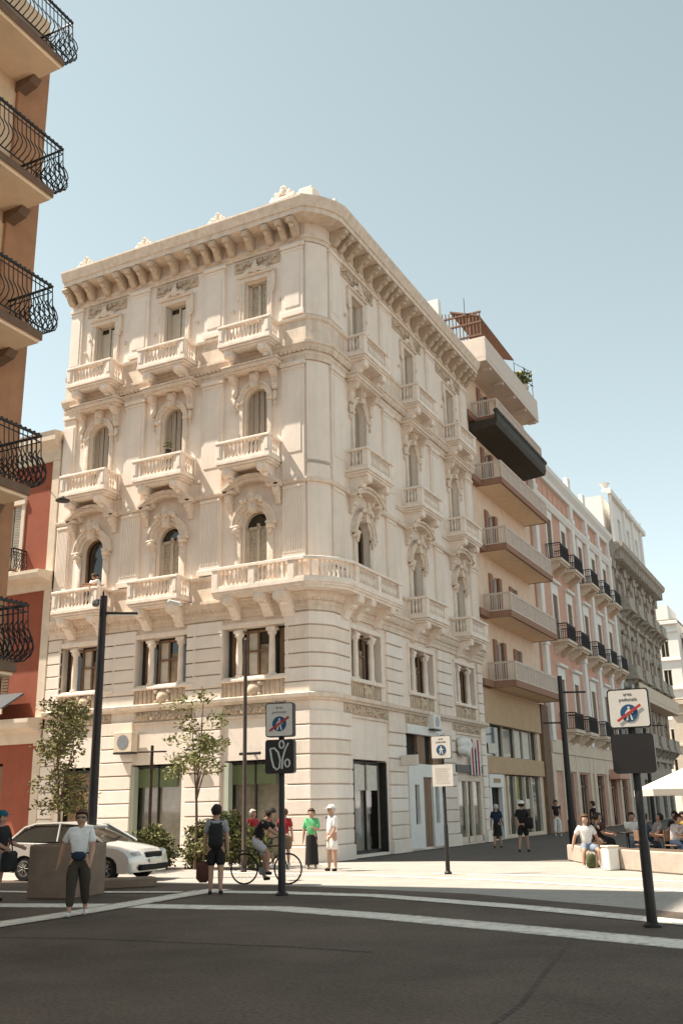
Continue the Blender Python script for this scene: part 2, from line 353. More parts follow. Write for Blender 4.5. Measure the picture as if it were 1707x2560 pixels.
palace = tag(empty('corner_palace', (0, 0, 0)), 'pale stone ornate corner building with balustraded balconies and a deep bracketed cornice', 'building')
FACES = [((0, 0, 0), 0, LC), ((XR, 0, 0), PI/2, RC)]
def place(o, fi, u, z, n=0):
    org, rz, _ = FACES[fi]
    o.rotation_euler = (0, 0, rz)
    o.location = (org[0]+u, org[1]-n, z) if fi == 0 else (org[0]+n, org[1]+u, z)
    return o
def inst(o, used=set()):
    if o.name not in used:
        used.add(o.name); return o
    return copy_tree(o, palace)
def ops_for(cs, g):
    r = []
    for c in cs:
        r += [(c-.52, c+.52, 18.85, 21.85, False), (c-.54, c+.54, 14.05, 17.2, True), (c-.56, c+.56, 9.2, 12.25, True), (c-1.3, c+1.3, 6.1, 7.9, False)]
    return r + g
GL = [(-4.2, -1.9, .1, 3.3, False), (-8.27, -6.0, .1, 3.3, False), (-11.55, -9.75, .02, 3.3, False)]
GR = [(2.1, 4.95, .1, 3.3, False), (6.9, 10.75, .1, 4.75, False), (12.15, 15.5, .1, 3.0, False)]
mb = MB(); wall_open(mb, LEND, -.8, 0, 24.3, ops_for(LC, GL), .38)
m2 = MB(); wall_open(m2, .75, REND, 0, 24.3, ops_for(RC, GR), .38)
mb.add([(XR-y, x, z) for x, y, z in m2.v], m2.f)
cp = subpath(-.8, .75)
mb.loft([[(P.x, P.y, 0), (P.x, P.y, 24.3)] for P, N in cp], False, closed=False)
# back, side and roof
mb.quad((LEND, 0, 0), (LEND, 14, 0), (LEND, 14, 24.3), (LEND, 0, 24.3)); mb.quad((XR, REND, 0), (-13, REND, 0), (-13, REND, 24.3), (XR, REND, 24.3))
mb.quad((LEND, 14, 0), (-13, REND, 0), (-13, REND, 24.3), (LEND, 14, 24.3))
mb.build('wall', M['stone'], palace)
# inner dark core: keeps rooms dark behind openings
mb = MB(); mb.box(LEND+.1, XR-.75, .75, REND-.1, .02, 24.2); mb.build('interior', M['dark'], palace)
mb = MB(); mb.add([(LEND, -.1, 24.56), (-.9, -.1, 24.56), (XR+.1, .8, 24.56), (XR+.1, REND, 24.56), (LEND, REND, 24.56)], [(0, 1, 2, 3, 4)]); mb.build('roof', M['concrete'], palace)
# cornice
full = subpath(LEND, REND)
full_c = subpath(-12.5, REND)
mb = MB()
sweep(mb, [(-.1, 22.95), (.07, 22.95), (.09, 23.06), (.16, 23.1), (.16, 23.2), (.1, 23.22), (.1, 23.74), (.80, 23.78), (.80, 23.98), (.86, 24.0), (.9, 24.12), (.98, 24.3), (1.0, 24.34), (1.0, 24.42), (-.1, 24.55)], full_c)
mb.build('cornice', M['stone4'], palace)
mb = MB(); sweep(mb, [(-.35, 24.5), (.05, 24.5), (.05, 24.95), (.1, 24.97), (.1, 25.05), (-.35, 25.05)], full_c); mb.build('parapet', M['stone2'], palace)
# corbels under the cornice
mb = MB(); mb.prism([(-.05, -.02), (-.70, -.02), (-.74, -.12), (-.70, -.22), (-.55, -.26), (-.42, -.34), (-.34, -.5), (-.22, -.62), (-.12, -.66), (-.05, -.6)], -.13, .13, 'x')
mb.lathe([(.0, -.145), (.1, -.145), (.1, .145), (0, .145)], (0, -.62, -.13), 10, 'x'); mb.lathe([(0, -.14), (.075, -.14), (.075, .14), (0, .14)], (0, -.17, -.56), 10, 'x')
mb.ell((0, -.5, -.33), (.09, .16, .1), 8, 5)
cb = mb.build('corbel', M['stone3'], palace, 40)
def spread(ps, k):
    out = []
    for p in ps: out += [p-.26, p+.26]
    for a, b in zip(ps, ps[1:]): out += [a + (b-a)*(i+1)/(k+1) for i in range(k)]
    return out
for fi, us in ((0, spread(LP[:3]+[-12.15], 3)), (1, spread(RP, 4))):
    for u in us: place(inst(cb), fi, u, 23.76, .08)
# roof ornaments
def ornament(seed, s=1.0):
    """low carved acroterion: a spreading scrolled silhouette with a shell in the middle"""
    random.seed(seed); b = MB()
    b.box(-.75*s, .75*s, -.25, .25, -.02, .22*s, .03)
    half = [(0, .98), (.10, .95), (.17, .84), (.2, .7), (.3, .62), (.42, .6), (.5, .5), (.48, .4), (.56, .36), (.68, .36), (.72, .26), (.7, .2)]
    poly = [(x*s, z*s) for x, z in half] + [(-x*s, z*s) for x, z in half[::-1][:-1]]
    b.prism(poly, -.14, .14)
    for e in (-1, 1):
        for x, z, r in ((.38, .5, .12), (.6, .3, .1), (.25, .38, .09)): b.lathe([(0, -.2), (r*s, -.19), (r*s, .19), (0, .2)], (e*x*s, 0, z*s), 10, 'y')
        for k in range(5): b.ell((e*random.uniform(.1, .6)*s, -.16, random.uniform(.22, .42)*s), (.09*s, .07, .08*s), 7, 5, .15)
    for k in range(5): a = PI*(.15+.7*k/4); b.ell((.1*s*math.cos(a), -.15, .58*s+.16*s*math.sin(a)), (.05*s, .06, .14*s), 7, 5)
    b.ell((0, -.17, .52*s), (.14*s, .1, .14*s), 8, 6)
    return b.build('roof_ornament', M['stone2'], palace, 60)
ro = ornament(3, .6)
for fi, u in ((0, -4.96), (0, -8.76), (0, -12.0), (1, 6.1), (1, 11.45), (1, 16.2)): place(inst(ro), fi, u, 25.03, -.12)
rc = ornament(9, .78); rc.location = (-1.75, .05, 25.03); rc2 = copy_tree(rc, palace, (-.42, 1.75, 25.03)); rc2.rotation_euler = (0, 0, R(90))
mb = MB(); mb.box(-1.45, -.5, .2, 1.15, 25.0, 25.5, .06); mb.box(-1.3, -.65, .35, 1.0, 25.5, 25.75, .05); mb.build('roof_pedestal', M['stone2'], palace)
# floor bands and entablatures
mb = MB()
PR = [(0, 17.85), (.10, 17.85), (.10, 18.02), (.13, 18.05), (.13, 18.22), (.24, 18.3), (.28, 18.42), (.34, 18.45), (.34, 18.55), (0, 18.6)]
sweep(mb, PR, full)
P8 = [(0, 8.28), (.10, 8.28), (.10, 8.45), (.14, 8.48), (.14, 8.62), (.26, 8.72), (.30, 8.84), (.36, 8.87), (.36, 8.97), (0, 9.0)]
sweep(mb, P8, full)
sweep(mb, [(0, 5.2), (.1, 5.2), (.14, 5.26), (.22, 5.30), (.24, 5.42), (.14, 5.46), (0, 5.47)], full)
sweep(mb, [(0, 4.72), (.08, 4.72), (.08, 4.8), (0, 4.82)], full)
for sg in (segL(LEND, -11.75), segL(-9.5, -8.05), segL(-5.75, -4.15), subpath(-1.9, 2.25), segR(4.55, 7.65), segR(9.95, 12.95), segR(15.25, REND)):
    sweep(mb, [(0, 13.0), (.155, 13.0), (.18, 13.08), (.18, 13.16), (0, 13.2)], sg)
    sweep(mb, [(0, 18.58), (.09, 18.58), (.09, 19.5), (.17, 19.56), (.19, 19.68), (0, 19.74)], sg)
    sweep(mb, [(0, 13.72), (.05, 13.72), (.05, 13.86), (0, 13.88)], sg)
for sg in (segL(LEND, -11.75), segL(-9.5, -8.05), segL(-5.75, -4.15), segR(5.0, 7.65), segR(9.95, 12.95), segR(15.25, REND)):
    sweep(mb, [(0, 8.98), (.09, 8.98), (.09, 9.78), (.17, 9.84), (.19, 9.94), (0, 10.0)], sg)
mb.build('string_course', M['stone4'], palace)
# dentils and carved frieze
def along(path, step):
    out = []
    for (P, N), (Q, Mn) in zip(path, path[1:]):
        L = (Q-P).length; k = max(1, int(L/step))
        for i in range(k):
            t = (i+.5)/k; out.append((P.lerp(Q, t), N.lerp(Mn, t).normalized()))
    return out
mb = MB()
for P, N in along(full, .19):
    T = Vector((-N.y, N.x))
    for z0, z1, n0, n1, h in ((18.2, 18.31, .1, .22, .055), (8.62, 8.73, .1, .24, .055)):
        a = P+N*n0-T*h; b = P+N*n0+T*h; c = P+N*n1+T*h; d = P+N*n1-T*h
        mb.add([(a.x,a.y,z0),(b.x,b.y,z0),(c.x,c.y,z0),(d.x,d.y,z0),(a.x,a.y,z1),(b.x,b.y,z1),(c.x,c.y,z1),(d.x,d.y,z1)], [(0,1,2,3),(4,5,6,7),(0,1,5,4),(1,2,6,5),(2,3,7,6),(3,0,4,7)])
sweep(mb, [(.05, 18.19), (.13, 18.19), (.13, 18.32), (.05, 18.32)], full); sweep(mb, [(.05, 8.61), (.15, 8.61), (.15, 8.74), (.05, 8.74)], full)
mb.build('dentil_band', M['stone4'], palace)
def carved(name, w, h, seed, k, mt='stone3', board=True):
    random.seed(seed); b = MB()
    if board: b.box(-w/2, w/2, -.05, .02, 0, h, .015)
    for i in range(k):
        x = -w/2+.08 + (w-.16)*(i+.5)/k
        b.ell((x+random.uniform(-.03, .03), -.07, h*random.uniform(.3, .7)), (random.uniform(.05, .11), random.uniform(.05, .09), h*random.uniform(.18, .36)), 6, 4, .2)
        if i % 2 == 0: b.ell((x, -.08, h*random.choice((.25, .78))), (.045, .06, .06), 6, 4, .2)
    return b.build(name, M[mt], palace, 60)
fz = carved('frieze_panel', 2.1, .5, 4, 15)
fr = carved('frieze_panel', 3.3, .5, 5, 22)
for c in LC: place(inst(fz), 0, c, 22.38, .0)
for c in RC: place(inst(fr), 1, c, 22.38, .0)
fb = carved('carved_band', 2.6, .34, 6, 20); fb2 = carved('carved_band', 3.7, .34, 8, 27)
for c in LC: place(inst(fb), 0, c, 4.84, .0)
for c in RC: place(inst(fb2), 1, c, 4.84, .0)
# pilasters
def pil(w, h, flute):
    b = MB(); b.box(-w/2, w/2, -.10, .02, 0, h, .015); b.box(-w/2-.05, w/2+.05, -.15, .02, 0, .22, .02); b.box(-w/2-.06, w/2+.06, -.17, .02, h-.16, h, .02); b.box(-w/2-.03, w/2+.03, -.13, .02, h-.3, h-.22, .01)
    if flute:
        k = int(w/.11)
        for i in range(k): b.box(-w/2+.05+(w-.1)*i/k+.015, -w/2+.05+(w-.1)*(i+1)/k-.015, -.118, -.09, .4, min(h-.4, 2.8), .01)
        b.box(-w/2+.12, w/2-.12, -.125, -.09, 4.2, h-.5, .02)
    else: b.box(-w/2+.14, w/2-.14, -.125, -.09, .4, h-.55, .02)
    b.box(-w/2+.02, w/2-.02, -.15, .02, h*.36, h*.36+.1, .02) if flute else None
    return b.build('pilaster', M['stone'], palace)
pa = pil(.95, 3.15, False); pb = pil(.95, 7.85, True)
for fi, ps in ((0, LP), (1, RP)):
    for u in ps:
        for q, z in ((pa, 19.78), (pb, 10.0)):
            o = place(inst(q), fi, u, z)
            if u < -12: o.scale.x = .68
# rusticated piers
def pier(w, seed, h0=.5, h1=8.25):
    random.seed(seed); b = MB(); z = h0; k = 0; n = round((h1-h0)/.47); dz = (h1-h0)/n
    b.box(-w/2-.04, w/2+.04, -.17, .02, 0, h0-.02, .02)
    while k < n:
        za = h0+k*dz
        if not (za < 5.2 < za+dz+.3): b.cur = random.choice((0, 0, 1, 2)); b.box(-w/2, w/2, -.11-random.uniform(0, .008), .02, za+.022, za+dz-.022, .018)
        k += 1
    return b.build('rusticated_pier', [M['stone'], M['stoneb'], M['stonec']], palace)
p1 = pier(1.55, 1); p3 = pier(.66, 3); p2 = pier(1.7, 2)
for u in (-5.1, -8.98): place(inst(p1), 0, u, 0)
place(inst(p3), 0, -12.24, 0)
for u in (5.95, 11.45): place(inst(p2 if u > 9 else p1), 1, u, 0)
p4 = copy_tree(p3, palace); place(p4, 1, 16.15, 0)
mb = MB(); n = round(7.75/.47); dz = 7.75/n; cpt = subpath(-1.72, 1.95)
sweep(mb, [(-.02, 0), (.17, 0), (.17, .46), (.12, .49), (-.02, .49)], cpt)
for k in range(n):
    za = .5+k*dz
    if za < 5.2 < za+dz+.3: continue
    mb.cur = (0, 1, 0, 2, 0, 0, 1, 2)[k % 8]; sweep(mb, [(-.02, za+.022), (.09, za+.022), (.11, za+.04), (.11, za+dz-.04), (.09, za+dz-.022), (-.02, za+dz-.022)], cpt)
mb.build('corner_pier', [M['stone'], M['stoneb'], M['stonec']], palace)
# upper corner strips: long flat panels wrapping the round corner
mb = MB()
for za, zb in ((10.1, 17.8), (19.8, 22.9)):
    sweep(mb, [(-.02, za), (.05, za), (.05, zb), (-.02, zb)], subpath(-.8, .75))
mb.build('corner_panel', M['stone'], palace)
# ---- windows
M['lacec'] = mat('lace_curtain', (.43, .37, .29), .9, .35, 9, fine=.3, bscale=30)
M['display'] = mat('display_wall', (.40, .36, .29), .9, .35, 1.5)
M['curtain2'] = mat('brown_curtain', (.30, .235, .17), .9, .3, 2.5)
def pane_poly(w, h, arch):
    if not arch: return [(-w/2, 0), (w/2, 0), (w/2, h), (-w/2, h)]
    return [(-w/2, 0), (w/2, 0)] + arc(0, h-w/2, w/2, 0, PI, 12)
def window(w, h, arch, kind):
    """brown or pale framed window set back in its opening; kind: shut (closed shutters), half, glass, lace"""
    y = .26
    b = MB(); t = .07; H = h - (w/2 if arch else 0)
    for s in (-1, 1): b.box(s*w/2, s*(w/2-t), y-.05, y+.04, 0, H, .01)
    b.box(-w/2, w/2, y-.05, y+.04, 0, .09)
    if arch: archband(b, 0, h-w/2, w/2-t, w/2, y-.05, y+.04)
    else: b.box(-w/2, w/2, y-.05, y+.04, h-t, h)
    fr = M['frame'] if kind != 'glass' else M['framed']
    root = b.build('window', fr, palace)
    pl = pane_poly(w-.02, h-.02, arch)
    b = MB(); b.prism(pl, y+.05, y+.06); b.build('pane', M['glass'], root)
    if kind == 'shut':
        for s in (-1, 1):
            b = MB()
            for k in range(2):
                x0 = s*(.02 + k*(w/2-t)/2); x1 = s*(.02 + (k+1)*(w/2-t)/2 - .025); a, e = min(x0, x1), max(x0, x1)
                top = H + (math.sqrt(max(0, (w/2)**2 - ((a+e)/2)**2))-.06 if arch else -t)
                b.box(a, e, y-.02+.012*k, y+.03, .1, top, .008)
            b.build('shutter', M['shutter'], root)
    if kind in ('half', 'lace'):
        b = MB(); b.box(-w/2+t, -w/2+t+.1, y-.03, y+.03, .1, H); b.box(-.07, .05, y-.03, y+.03, .1, H+.12); b.box(-w/2+t, .1, y-.03, y+.03, H-.1, H); b.build('casement', M['frame'], root)
        b = MB(); b.box(-w/2+t+.1, -.07, y+.035, y+.045, .3, H-.1); b.box(-.07, w/2-.2, y+.036, y+.044, .1, H); b.build('curtain', M['lacec'], root)
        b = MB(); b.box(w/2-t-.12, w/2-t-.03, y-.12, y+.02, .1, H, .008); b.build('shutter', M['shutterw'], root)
    if kind == 'open':
        b = MB()
        for s in (-1, 1): b.box(s*(w/2-.05), s*(w/2-.1), y-.2, y+.03, .1, H-.06, .008)
        b.build('shutter', M['shutterw'], root)
        b = MB(); b.box(-.03, .05, y-.03, y+.03, .1, H-.05); b.box(-w/2+.05, 0, y, y+.04, .1, H-.3); b.build('casement', M['frame'], root)
        b = MB(); b.box(.06, w/2-.12, y+.035, y+.045, .3, H-.15); b.build('curtain', M['curtain'], root)
    return root
W = {}
def win_at(key, fi, c, z):
    if key not in W: W[key] = window(*key)
    place(inst(W[key]), fi, c, z)
Akinds = ['half', 'open', 'open']; Ckinds = ['lace', 'lace', 'glass']
for i, c in enumerate(LC):
    win_at((1.04, 3.0, False, Akinds[i]), 0, c, 18.85); win_at((1.08, 3.15, True, 'shut'), 0, c, 14.05); win_at((1.12, 3.05, True, Ckinds[i]), 0, c, 9.2)
for i, c in enumerate(RC):
    win_at((1.04, 3.0, False, 'shut'), 1, c, 18.85); win_at((1.08, 3.15, True, 'shut'), 1, c, 14.05); win_at((1.12, 3.05, True, ['glass', 'lace', 'lace'][i]), 1, c, 9.2)
def crest(b, x, y, z, s, k, seed):
    random.seed(seed)
    for i in range(k):
        a = PI*i/(k-1); b.ell((x+.36*s*math.cos(a), y, z+.1*s*math.sin(a)+random.uniform(-.03, .03)), (.1*s, .08, .1*s), 7, 5, .15)
    b.ell((x, y-.03, z+.12*s), (.14*s, .11, .2*s), 8, 6, .08); b.ell((x, y-.02, z+.34*s), (.08*s, .07, .1*s), 7, 5)
# surrounds
b = MB(); w, h = 1.04, 3.0
for s in (-1, 1):
    b.box(s*w/2, s*(w/2+.2), -.09, .02, 0, h, .012); b.box(s*(w/2+.15), s*(w/2+.24), -.11, .02, 0, h, .01)
    b.box(s*(w/2+.2), s*(w/2+.36), -.12, .02, h-.55, h+.2, .02); b.ell((s*(w/2+.28), -.1, h-.62), (.09, .07, .12), 7, 5)
    b.ell((s*(w/2+.55), -.05, 1.85), (.07, .06, .09), 8, 6)
b.box(-w/2-.24, w/2+.24, -.10, .02, h, h+.2, .015); b.box(-w/2-.36, w/2+.36, -.18, .02, h+.2, h+.3, .02)
crest(b, 0, -.16, h+.34, 1.15, 9, 2)
sA = b.build('window_surround', M['stone4'], palace, 45)
b = MB(); w, h = 1.08, 3.15; sp = h-w/2
archband(b, 0, sp, w/2, w/2+.2, -.1, .02); archband(b, 0, sp, w/2+.15, w/2+.24, -.13, .02)
for s in (-1, 1):
    b.box(s*w/2, s*(w/2+.2), -.09, .02, 0, sp, .012); b.box(s*w/2, s*(w/2+.26), -.15, .02, sp-.12, sp, .015)
    # hood consoles with leafy drops
    b.prism([(.0, 3.72), (-.42, 3.72), (-.46, 3.6), (-.36, 3.46), (-.2, 3.36), (-.17, 3.1), (-.12, 2.9), (0, 2.85)], s*.78, s*1.0, 'x')
    b.ell((s*.89, -.3, 3.55), (.13, .15, .14), 8, 5, .1); b.ell((s*.89, -.15, 3.0), (.11, .1, .18), 8, 5, .15); b.ell((s*.89, -.1, 2.62), (.09, .08, .22), 7, 5, .15); b.ell((s*.89, -.08, 2.3), (.05, .06, .12), 7, 5)
b.prism([(-.14, 3.12), (.14, 3.12), (.19, 3.7), (-.19, 3.7)], -.24, .02); b.ell((0, -.25, 3.5), (.13, .1, .16), 8, 6, .1)
b.box(-1.12, 1.12, -.48, .02, 3.72, 3.80, .01); b.box(-1.2, 1.2, -.56, .02, 3.80, 3.95, .03); b.box(-1.26, 1.26, -.60, .02, 3.95, 4.02, .02)
sB = b.build('window_surround', M['stone4'], palace, 45)
b = MB(); w, h = 1.12, 3.05; sp = h-w/2
archband(b, 0, sp, w/2, w/2+.16, -.12, .02); archband(b, 0, sp, w/2+.16, w/2+.34, -.2, .02); archband(b, 0, sp, w/2+.3, w/2+.38, -.24, .02)
for s in (-1, 1):
    b.box(s*w/2, s*(w/2+.26), -.10, .02, 0, sp-.25, .012); b.box(s*(w/2-.0), s*(w/2+.34), -.2, .02, sp-.25, sp-.16, .015); b.box(s*(w/2), s*(w/2+.40), -.26, .02, sp-.08, sp+.02, .02)
    b.ell((s*(w/2+.18), -.16, sp-.14), (.19, .12, .12), 8, 6, .12); b.ell((s*(w/2+.12), -.13, sp-.3), (.1, .09, .14), 8, 5, .1)
    b.prism([(0, 3.75), (-.34, 3.75), (-.38, 3.62), (-.2, 3.42), (-.12, 3.15), (0, 3.1)], s*.92, s*1.14, 'x'); b.ell((s*1.03, -.2, 3.55), (.13, .14, .16), 8, 5, .12)
    b.box(s*.75, s*1.25, -.42, .02, 3.75, 3.86, .02)
b.prism([(-.13, 2.95), (.13, 2.95), (.2, 3.55), (-.2, 3.55)], -.3, .02); crest(b, 0, -.3, 3.35, 1.05, 8, 11)
a0 = math.acos(1.2/1.95)
archband(b, 0, 3.82-1.95*math.sin(a0), 1.83, 1.97, -.42, .02, a0, PI-a0, 14); archband(b, 0, 3.82-1.95*math.sin(a0), 1.95, 2.06, -.5, .02, a0, PI-a0, 14)
sC = b.build('window_surround', M['stone4'], palace, 45)
for fi, cs in ((0, LC), (1, RC)):
    for c in cs: place(inst(sA), fi, c, 18.85); place(inst(sB), fi, c, 14.05); place(inst(sC), fi, c, 9.2)
# ---- balconies
BAL = [(.035, 0), (.05, .0), (.05, .05), (.03, .08), (.045, .16), (.062, .24), (.05, .33), (.028, .42), (.03, .5), (.05, .54), (.05, .58), (.035, .58)]
def bracket_mb(x, s=1.0):
    b = MB(); d = .82*s
    b.prism([(.02, 0), (-d, 0), (-d-.04, -.1), (-d, -.22), (-d+.16, -.27), (-d*.55, -.34), (-d*.4, -.5), (-d*.24, -.66*s), (-.08, -.74*s), (.02, -.7*s)], x-.16, x+.16, 'x')
    b.lathe([(0, -.18), (.12, -.18), (.12, .18), (0, .18)], (x, -d+.1, -.14), 12, 'x'); b.lathe([(0, -.175), (.09, -.175), (.09, .175), (0, .175)], (x, -.14, -.62*s), 12, 'x')
    b.ell((x, -d*.6, -.34), (.12, .16, .1), 8, 5, .1)
    return b
def make_balcony(w):
    hw = w/2; D = .95; b = MB()
    b.box(-hw+.12, hw-.12, -D+.12, .02, 0, .08, .02); b.box(-hw+.05, hw-.05, -D+.05, .02, .08, .17, .03); b.box(-hw, hw, -D, .02, .17, .31, .015)
    root = b.build('balcony', M['stone2'], palace)
    b = MB(); b.box(-hw+.03, hw-.03, -D+.03, -D+.23, .31, .39, .01)
    for s in (-1, 1):
        b.box(s*(hw-.03), s*(hw-.23), -D+.23, .02, .31, .39, .01); b.box(s*(hw-.02), s*(hw-.26), -D+.02, -D+.26, .31, .97, .015); b.box(s*(hw-.04), s*(hw-.22), -.14, .02, .31, .97, .01)
        b.box(s*(hw-.38), s*(hw-.26), -D+.05, -D+.21, .39, .97, .01)
        b.box(s*(hw-.06), s*(hw-.2), -D-.0, -D+.03, .45, .9, .01); b.box(s*(hw-.01), s*(hw+.03), -.1, .02, .31, .97, .01)
        b.box(s*hw, s*(hw-.26), -D+.25, .02, .97, 1.08, .02)
    b.box(-hw-.02, hw+.02, -D-.02, -D+.25, .97, 1.08, .025); b.build('balustrade_frame', M['stone2'], root)
    b = MB(); k = max(5, int((w-.8)/.155))
    for i in range(k): b.lathe(BAL, (-hw+.4+(w-.8)*(i+.5)/k, -D+.13, .39), 8)
    for s in (-1, 1):
        for i in range(3): b.lathe(BAL, (s*(hw-.13), -D+.38+.155*i, .39), 8)
    b.build('balusters', M['stone2'], root, 50)
    for s in (-1, 1): bracket_mb(s*(hw-.42)).build('bracket', M['stone2'], root, 40)
    return root
bl = make_balcony(2.34)
for c in LC:
    place(inst(bl), 0, c-.02, 18.55); place(inst(bl), 0, c-.02, 13.74)
for c in LC[1:]: place(inst(bl), 0, c-.02, 8.92)
blr = make_balcony(2.5)
for c in RC: place(inst(blr), 1, c-.03, 18.55); place(inst(blr), 1, c-.03, 13.74)
for c in RC[1:]: place(inst(blr), 1, c-.03, 8.92)
# wrap-around corner balcony
CB = subpath(-4.27, 4.95); b = MB(); Z = 8.92
sweep(b, [(0, Z), (.83, Z), (.83, Z+.08), (.9, Z+.1), (.9, Z+.17), (.95, Z+.18), (.95, Z+.31), (0, Z+.31)], CB)
cbal = b.build('balcony', M['stone2'], palace)
b = MB(); sweep(b, [(.72, Z+.31), (.92, Z+.31), (.92, Z+.39), (.72, Z+.39)], CB); sweep(b, [(.7, Z+.97), (.97, Z+.97), (.97, Z+1.06), (.94, Z+1.08), (.7, Z+1.08)], CB)
posts = [(-4.13, 0), (-2.6, 0), (-1.0, 0), (1.0, 1), (2.9, 1), (4.81, 1)]
for u, f in posts:
    if f == 0: b.box(u-.13, u+.13, -.94, -.70, Z+.31, Z+.97, .015)
    else: b.box(XR+.70, XR+.94, u-.13, u+.13, Z+.31, Z+.97, .015)
b.box(-4.25, -4.03, -.72, .02, Z+.97, Z+1.08, .02); b.box(-4.22, -4.02, -.2, .02, Z+.31, Z+.97); b.box(XR-.02, XR+.72, 4.71, 4.93, Z+.97, Z+1.08, .02); b.box(XR-.02, XR+.2, 4.71, 4.91, Z+.31, Z+.97)
b.build('balustrade_frame', M['stone2'], cbal)
b = MB()
for P, N in along(CB, .16 if True else 1):
    q = P+N*.82
    if any((f == 0 and q.y < -.5 and abs(q.x-u) < .17) or (f == 1 and q.x > XR+.5 and abs(q.y-u) < .17) for u, f in posts): continue
    b.lathe(BAL, (q.x, q.y, Z+.39), 8)
b.build('balusters', M['stone2'], cbal, 50)
bk = bracket_mb(0, 1.0).build('bracket', M['stone2'], cbal, 40); bk.location = (-3.7, 0, Z)
for (x, y, rz, sc_) in ((-2.35, 0, 0, 1), (-1.55, 0, 0, 1.15), (XR, 1.5, PI/2, 1.15), (XR, 2.5, PI/2, 1), (XR, 4.3, PI/2, 1)):
    c = copy_tree(bk, cbal, (x, y, Z), rz); c.scale = (sc_*1.15, 1, sc_)
# ---- mezzanine windows with colonnettes
def mezz():
    b = MB(); b.box(-1.3, 1.3, -.06, .3, -.06, .06, .02); b.box(-1.4, 1.4, -.18, .02, -.12, -.02, .02)
    b.box(-1.42, 1.42, -.10, .02, 1.8, 1.98, .02)
    for s in (-1, 1): b.box(s*1.3, s*1.42, -.08, .02, -.02, 1.8, .01); b.box(s*.8, s*.5, .02, .3, 1.62, 1.8)
    root = b.build('mezzanine_window', M['stone2'], palace)
    for s in (-1, 1):
        b = MB(); b.lathe([(.15, .06), (.15, .12), (.11, .16), (.115, .2), (.12, .8), (.10, 1.42), (.12, 1.45), (.13, 1.5), (.17, 1.6), (.17, 1.62)], (s*.68, .08, 0), 12); b.box(s*.68-.18, s*.68+.18, -.08, .26, 1.62, 1.72, .01)
        for a in range(6): b.ell((s*.68+.13*math.cos(a), .08+.13*math.sin(a), 1.54), (.05, .05, .07), 6, 4)
        b.build('colonnette', M['stone2'], root, 40)
    b = MB()
    for x in (-.5, -.04, .44): b.box(x, x+.07, .26, .34, .06, 1.72)
    b.box(-.5, .5, .26, .34, .06, .14); b.box(-.5, .5, .26, .34, .95, 1.02); b.box(-.5, .5, .26, .34, 1.64, 1.72)
    b.build('frame', M['framed'], root)
    b = MB(); b.box(-1.3, 1.3, .345, .36, .02, 1.8); b.build('pane', M['glass'], root)
    b = MB(); b.box(-.42, -.05, .335, .343, .14, 1.64); b.build('curtain', M['curtain'], root)
    b = MB(); b.box(.05, .42, .335, .343, .14, 1.2); b.build('curtain', M['curtain2'], root)
    for s in (-1, 1): b = MB(); b.box(s*.86, s*1.12, .30, .342, .02, 1.72, .01); b.build('side_shutter', M['framed'], root)
    b = MB(); b.box(-1.35, 1.35, -.08, .02, -.72, -.64, .01)
    for i in range(13):
        x = -1.2+.2*i
        if abs(x) > .35: b.box(x-.055, x+.055, -.07, .02, -.62, -.14, .02)
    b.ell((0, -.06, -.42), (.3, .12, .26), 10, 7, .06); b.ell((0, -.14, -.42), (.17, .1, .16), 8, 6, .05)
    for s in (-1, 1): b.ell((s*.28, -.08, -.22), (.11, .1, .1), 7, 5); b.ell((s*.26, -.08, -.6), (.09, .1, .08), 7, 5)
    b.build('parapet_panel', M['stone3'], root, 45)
    return root
mz = mezz()
for fi, cs in ((0, LC), (1, RC)):
    for c in cs: place(inst(mz), fi, c, 6.1)
# ---- shopfronts
def shop(fi, ua, ub, h, kind):
    w = ub-ua; b = MB(); y = .22
    for x in (0, w/2-.03, w-.06) if kind != 'door' else (0, w-.06): b.box(x, x+.06, y-.04, y+.05, 0, h)
    b.box(0, w, y-.04, y+.05, h-.08, h); b.box(0, w, y-.04, y+.05, 0, .12)
    root = place(b.build('shopfront', M['metal'], palace), fi, ua, .1)
    b = MB(); b.quad((0, y+.06, 0), (w, y+.06, 0), (w, y+.06, h), (0, y+.06, h)); b.build('pane', M['clear' if kind != 'door' else 'glass2'], root)
    b = MB(); b.box(0, w, .2, .74, -.08, -.03); b.build('display_floor', M['frame'], root)
    b = MB(); b.box(.05, w-.05, .68, .72, 0, h); b.build('display_wall', M['display'], root)
    if kind == 'green':
        b = MB(); b.box(.2, w-.35, y-.02, y+.05, h-.75, h-.1); b.build('window_blind', M['gblind'], root)
        b = MB(); b.box(.02, .2, -.05, y, .0, h-.02); b.build('side_panel', M['gpale'], root)
    if kind == 'white':
        b = MB(); b.box(.55, 1.5, y-.02, y+.05, h-1.0, h-.12); b.box(1.6, 2.45, y-.02, y+.05, h-1.0, h-.12); b.build('window_blind', M['curtain'], root)
        b = MB(); b.box(.0, .1, -.03, y, 0, h); b.box(w-.1, w, -.03, y, 0, h); b.build('side_panel', M['metal'], root)
    if kind == 'door':
        b = MB(); b.box(.2, w-.2, y-.0, y+.05, .05, h-.7); b.box(.2, w-.2, y-.02, y+.05, h-.6, h-.1, .02)
        for k in range(3): b.box(.3, w/2-.06, y-.03, y, .2+.75*k, .8+.75*k, .02); b.box(w/2+.06, w-.3, y-.03, y, .2+.75*k, .8+.75*k, .02)
        b.build('door', M['framed'], root)
    return root
M['gblind'] = mat('green_blind', (.14, .17, .085), .8, .1); M['gpale'] = mat('pale_green_panel', (.42, .45, .36), .6, .1)
shop(0, -4.2, -1.9, 3.15, 'green'); shop(0, -8.27, -6.0, 3.15, 'green'); shop(0, -11.55, -9.75, 3.1, 'door')
shop(1, 2.1, 4.95, 3.15, 'white')
